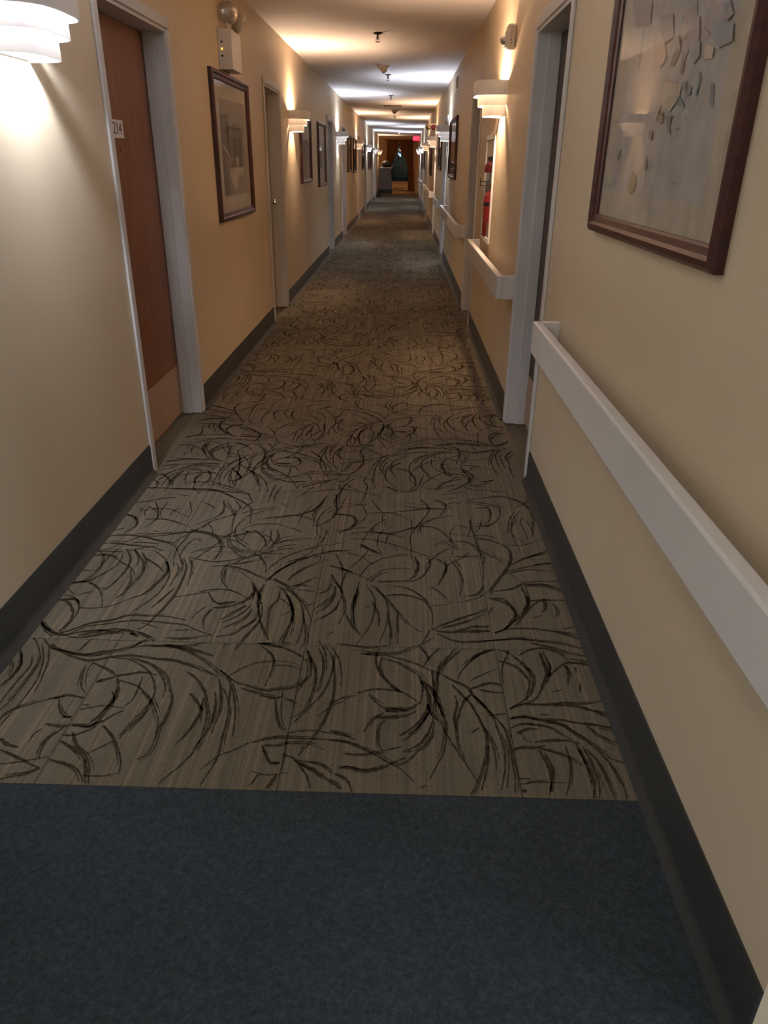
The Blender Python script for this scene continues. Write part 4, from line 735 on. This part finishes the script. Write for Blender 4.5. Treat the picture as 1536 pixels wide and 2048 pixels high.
# ------------------------------------------------------------------ ceiling fittings
def sprinkler(i, x, y, label):
    t = empty('ceiling_sprinkler', (x, y, CZ), label, 'sprinkler', 'ceiling sprinklers down the middle')
    bm = bmesh.new(); lathe(bm, [(0.012, 0.0), (0.042, -0.002), (0.044, -0.006), (0.030, -0.012), (0.012, -0.014)], (0, 0, 0), n=18); obj('escutcheon', bm, M['brass'], t, smooth=True)
    bm = bmesh.new(); cyl(bm, (0, 0, -0.01), (0, 0, -0.055), 0.010, 0.007, 10); box(bm, -0.016, -0.012, -0.003, 0.003, -0.07, -0.03); box(bm, 0.012, 0.016, -0.003, 0.003, -0.07, -0.03); obj('frame_arms', bm, M['dark_metal'], t)
    bm = bmesh.new(); cyl(bm, (0, 0, -0.070), (0, 0, -0.074), 0.020, n=16); obj('deflector', bm, M['dark_metal'], t)
for i, (x, y, l) in enumerate([(-0.27, 7.86, 'brass ceiling sprinkler nearest the camera'), (-0.25, 11.39, 'ceiling sprinkler just beyond the first smoke detector'), (-0.27, 14.8, 'third ceiling sprinkler, before the ceiling vent'), (-0.28, 21.5, 'far ceiling sprinkler beyond the second smoke detector')]):
    sprinkler(i, x, y, l)
def smoke(x, y, label, k=1.0):
    t = empty('smoke_detector', (x, y, CZ), label, 'smoke detector', 'ceiling smoke detectors')
    bm = bmesh.new(); lathe(bm, [(0, 0), (0.085, 0), (0.085, -0.012), (0.070, -0.026), (0.046, -0.040), (0.044, -0.043)], (0, 0, 0), n=26); obj('base', bm, M['plastic'], t, smooth=True)
    bm = bmesh.new(); lathe(bm, [(0.044, -0.042), (0.036, -0.062), (0.026, -0.070), (0, -0.072)], (0, 0, 0), n=26); obj('sensor_head', bm, M['plastic'], t, smooth=True)
    bm = bmesh.new(); cyl(bm, (0, 0, -0.071), (0, 0, -0.078), 0.018, 0.012, n=14); obj('test_button', bm, M['dark_metal'], t)
smoke(-0.28, 10.42, 'round ivory smoke detector on the ceiling nearest the camera')
smoke(-0.26, 18.90, 'second smoke detector, just beyond the ceiling vent')
smoke(-0.26, 32.5, 'farthest smoke detector near the exit sign')
# unseen bowl lamp added behind the viewer to brighten the near right wall
M['bowl'] = mat('added_fill_glow', (0.9, 0.9, 0.88), 0.4, emit=(1.0, 0.90, 0.82), estr=58.0)
t = empty('added_ceiling_light', (-0.45, -0.9, CZ), 'added fill lamp shaped as a round bowl ceiling light, unseen behind the viewer', 'ceiling light')
bm = bmesh.new(); lathe(bm, [(0, 0), (0.17, 0), (0.175, -0.015), (0.165, -0.025), (0.15, -0.025)], (0, 0, 0), n=30); obj('rim', bm, M['white'], t, smooth=True)
bm = bmesh.new(); lathe(bm, [(0.15, -0.024), (0.135, -0.05), (0.095, -0.075), (0.045, -0.088), (0, -0.09)], (0, 0, 0), n=30); obj('glass_bowl', bm, M['bowl'], t, smooth=True)
t = empty('ceiling_vent', (-0.275, 17.25, CZ), 'slatted ceiling air vent before the second smoke detector', 'vent')
bm = bmesh.new()
for d in ((-0.21, 0.21, -0.16, -0.135, -0.012, 0), (-0.21, 0.21, 0.135, 0.16, -0.012, 0), (-0.21, -0.185, -0.135, 0.135, -0.012, 0), (0.185, 0.21, -0.135, 0.135, -0.012, 0)): box(bm, *d)
obj('vent_frame', bm, M['plastic'], t)
bxo('backing', (-0.185, 0.185, -0.135, 0.135, -0.002, 0), M['black'], t)
for k in range(7):
    bm = bmesh.new(); box(bm, -0.185, 0.185, -0.012, 0.012, -0.0015, 0.0015); s_ = obj('slat', bm, M['dark_metal'], t); s_.location = (0, -0.11 + k * 0.037, -0.009); s_.rotation_euler = (0.6, 0, 0)

# ------------------------------------------------------------------ corridor end: curtains, rod, panel, heater, exit sign, cart
YB = Y1 - 0.10
def curtain(name, outer, inner, label, seed):
    """outer / inner: list of (z, x) from top to bottom; folded hanging cloth with thickness"""
    bm = bmesh.new(); NU, NV = 44, 34; zt, zb_ = outer[0][0], outer[-1][0]; rr_ = random.Random(seed)
    def at(tab, z):
        for (za, xa), (zb2, xb) in zip(tab, tab[1:]):
            if za >= z >= zb2: return xa + (xb - xa) * (za - z) / (za - zb2 or 1)
        return tab[-1][1]
    g = []
    for j in range(NV + 1):
        z = zt + (zb_ - zt) * j / NV; row = []
        xo, xi = at(outer, z), at(inner, z); width = abs(xi - xo)
        for i in range(NU + 1):
            u = i / NU
            amp = 0.022 + 0.012 * math.sin(j * 0.2)
            y = amp * math.sin(u * 2 * math.pi * 7 + 0.5 * math.sin(j * 0.15)) + 0.010 * math.sin(u * 2 * math.pi * 17)
            row.append(bm.verts.new((xo + (xi - xo) * u, YB + y, z)))
        g.append(row)
    for j in range(NV):
        for i in range(NU): bm.faces.new((g[j][i], g[j][i + 1], g[j + 1][i + 1], g[j + 1][i]))
    bmesh.ops.solidify(bm, geom=bm.faces[:], thickness=0.004)
    tag(obj(name, bm, M['curtain'], smooth=True), label, 'curtain', 'brown curtains at the far window')
curtain('window_curtain', [(2.29, -0.86), (1.2, -0.84), (0.12, -0.86)], [(2.29, -0.31), (1.90, -0.34), (1.60, -0.46), (1.25, -0.60), (0.8, -0.66), (0.12, -0.66)], 'brown left curtain at the far window, behind the laundry cart', 1)
curtain('window_curtain', [(2.29, 0.36), (1.2, 0.40), (0.12, 0.46)], [(2.29, -0.30), (1.90, -0.24), (1.60, -0.04), (1.25, 0.12), (0.8, 0.18), (0.12, 0.16)], 'brown right curtain at the far window, under the exit sign', 2)
t = empty('curtain_rod', (0, YB, 2.305), 'dark curtain rod across the far window', 'curtain rod')
bm = bmesh.new(); cyl(bm, (-0.90, 0, 0), (0.42, 0, 0), 0.014, n=12); obj('rod', bm, M['dark_metal'], t)
for x in (-0.91, 0.43):
    bm = bmesh.new(); ball(bm, (x, 0, 0), 0.032, u=12, v=8); obj('finial', bm, M['dark_metal'], t, smooth=True)
for x in (-0.80, 0.34):
    bm = bmesh.new(); cyl(bm, (x, 0, 0), (x, 0.10, 0), 0.008, n=8); obj('bracket', bm, M['dark_metal'], t)
t = empty('wall_heater', (-0.22, Y1, 0.16), 'low brown wall heater under the far window', 'heater')
bxo('cover', (-0.42, 0.42, -0.06, 0, 0.0, 0.26), M['end_wall'], t, bev=0.006)
for k, z in enumerate((0.055, 0.075)): bxo('grille_slot', (-0.30, 0.20, -0.0615, -0.058, z, z + 0.014), M['black'], t)
t = empty('exit_sign', (0.485, 36.6, CZ), 'glowing red exit sign hanging from the ceiling at the far end', 'sign')
bxo('mount', (-0.06, 0.06, -0.03, 0.03, -0.012, 0.0), M['plastic'], t)
bxo('housing', (-0.155, 0.155, -0.02, 0.02, -0.215, -0.012), M['red'], t, bev=0.004)
bxo('sign_face', (-0.150, 0.150, -0.023, -0.020, -0.210, -0.016), M['exit'], t)
text_mesh('letters', 'EXIT', 0.155, M['exit_text'], t, Matrix(((1, 0, 0, 0), (0, 0, -1, -0.0235), (0, 1, 0, -0.113), (0, 0, 0, 1))), 0.0008, 0.8)

# laundry cart
t = empty('laundry_cart', (-0.85, 36.1, 0), 'tall grey laundry cart on dark base at the far left end', 'cart')
def taper(bm, x0, x1, X0, X1, y0, y1, Y0_, Y1_, z0, z1):
    a = [bm.verts.new(p) for p in ((x0, y0, z0), (x1, y0, z0), (x1, y1, z0), (x0, y1, z0))]
    b = [bm.verts.new(p) for p in ((X0, Y0_, z1), (X1, Y0_, z1), (X1, Y1_, z1), (X0, Y1_, z1))]
    for i in range(4):
        j = (i + 1) % 4; bm.faces.new((a[i], a[j], b[j], b[i]))
    bm.faces.new(a[::-1]); bm.faces.new(b)
bm = bmesh.new(); taper(bm, -0.30, 0.29, -0.29, 0.235, -0.38, 0.38, -0.36, 0.36, 0.25, 1.13); bmesh.ops.bevel(bm, geom=bm.edges[:], offset=0.02, segments=2, affect='EDGES'); obj('bin_body', bm, M['cart'], t)
bm = bmesh.new(); box(bm, -0.305, 0.250, -0.38, 0.38, 1.125, 1.15, bev=0.008); obj('rim', bm, M['white'], t)
bxo('base_tray', (-0.315, 0.305, -0.42, 0.42, 0.11, 0.25), M['black'], t, bev=0.015)
bm = bmesh.new(); cyl(bm, (0.255, -0.36, 1.10), (0.285, -0.36, 1.17), 0.018, n=10); cyl(bm, (0.255, 0.36, 1.10), (0.285, 0.36, 1.17), 0.018, n=10); cyl(bm, (0.285, -0.36, 1.17), (0.285, 0.36, 1.17), 0.018, n=10); obj('push_handle', bm, M['white'], t, smooth=True)
for sx in (-0.25, 0.24):
    for sy in (-0.34, 0.34):
        bm = bmesh.new(); cyl(bm, (sx - 0.018, sy, 0.055), (sx + 0.018, sy, 0.055), 0.055, n=18); box(bm, sx - 0.026, sx - 0.02, sy - 0.02, sy + 0.02, 0.05, 0.112); box(bm, sx + 0.02, sx + 0.026, sy - 0.02, sy + 0.02, 0.05, 0.112)
        obj('caster', bm, M['black'], t)
bm = bmesh.new(); ball(bm, (0, 0, 0), 1.0, 1, 1, 1, 28, 16)
for v in bm.verts:
    n_ = 1 + 0.06 * math.sin(v.co.x * 7 + v.co.y * 3) + 0.05 * math.sin(v.co.z * 9 + v.co.x * 5)
    v.co = Vector((v.co.x * 0.20 * n_, v.co.y * 0.26 * n_, max(v.co.z, -0.35) * 0.20 * n_))
zmin = min(v.co.z for v in bm.verts)
for v in bm.verts: v.co.z -= zmin
tag(obj('laundry_bag', bm, M['black'], smooth=True, loc=(-0.84, 36.0, 1.152)), 'black rounded bag lying on top of the laundry cart', 'bag')

# scrap of paper on the carpet
bm = bmesh.new(); vs2 = [bm.verts.new(p) for p in ((0, 0, 0.003), (0.035, 0.006, 0.010), (0.040, 0.03, 0.004), (0.012, 0.038, 0.009))]; bm.faces.new(vs2); bmesh.ops.solidify(bm, geom=bm.faces[:], thickness=0.0012)
tag(obj('paper_scrap', bm, M['paper'], loc=(-1.15, 11.9, 0.0)), 'tiny white paper scrap on the carpet by the left baseboard', 'scrap')

# outside the far window: ground and a dark evergreen hedge with a gap where the sky shows
tag(bxo('outdoor_ground', (-4, 4, Y1 + 0.2, Y1 + 9, -0.3, -0.1), M['ground']), 'dark ground outside the far window', 'ground', kind='structure')
rr = random.Random(11); bm = bmesh.new()
for k in range(2600):
    x = rr.uniform(-2.2, 1.8); z = rr.uniform(-0.1, 3.4); y = Y1 + 2.2 + rr.uniform(-0.35, 0.35)
    if k > 1500: x = rr.uniform(-0.85, 0.35); z = rr.uniform(1.0, 2.4)
    gx, gz = -0.25, 1.68
    if ((x - gx + (z - gz) * 0.7) / 0.09) ** 2 + ((z - gz) / 0.13) ** 2 < 1: continue
    r_ = rr.uniform(0.10, 0.2)
    d_ = math.hypot(x - gx, z - gz)
    if d_ < 0.5: r_ = 0.07
    if d_ - r_ < 0.035: continue
    bmesh.ops.create_icosphere(bm, subdivisions=1, radius=r_, matrix=Matrix.Translation((x, y, z)) @ Matrix.Rotation(rr.uniform(0, 3), 4, 'Y'))
tag(obj('evergreen_hedge', bm, M['leaf']), 'dark evergreen hedge outside the far window with a bright gap', 'hedge', kind='stuff')
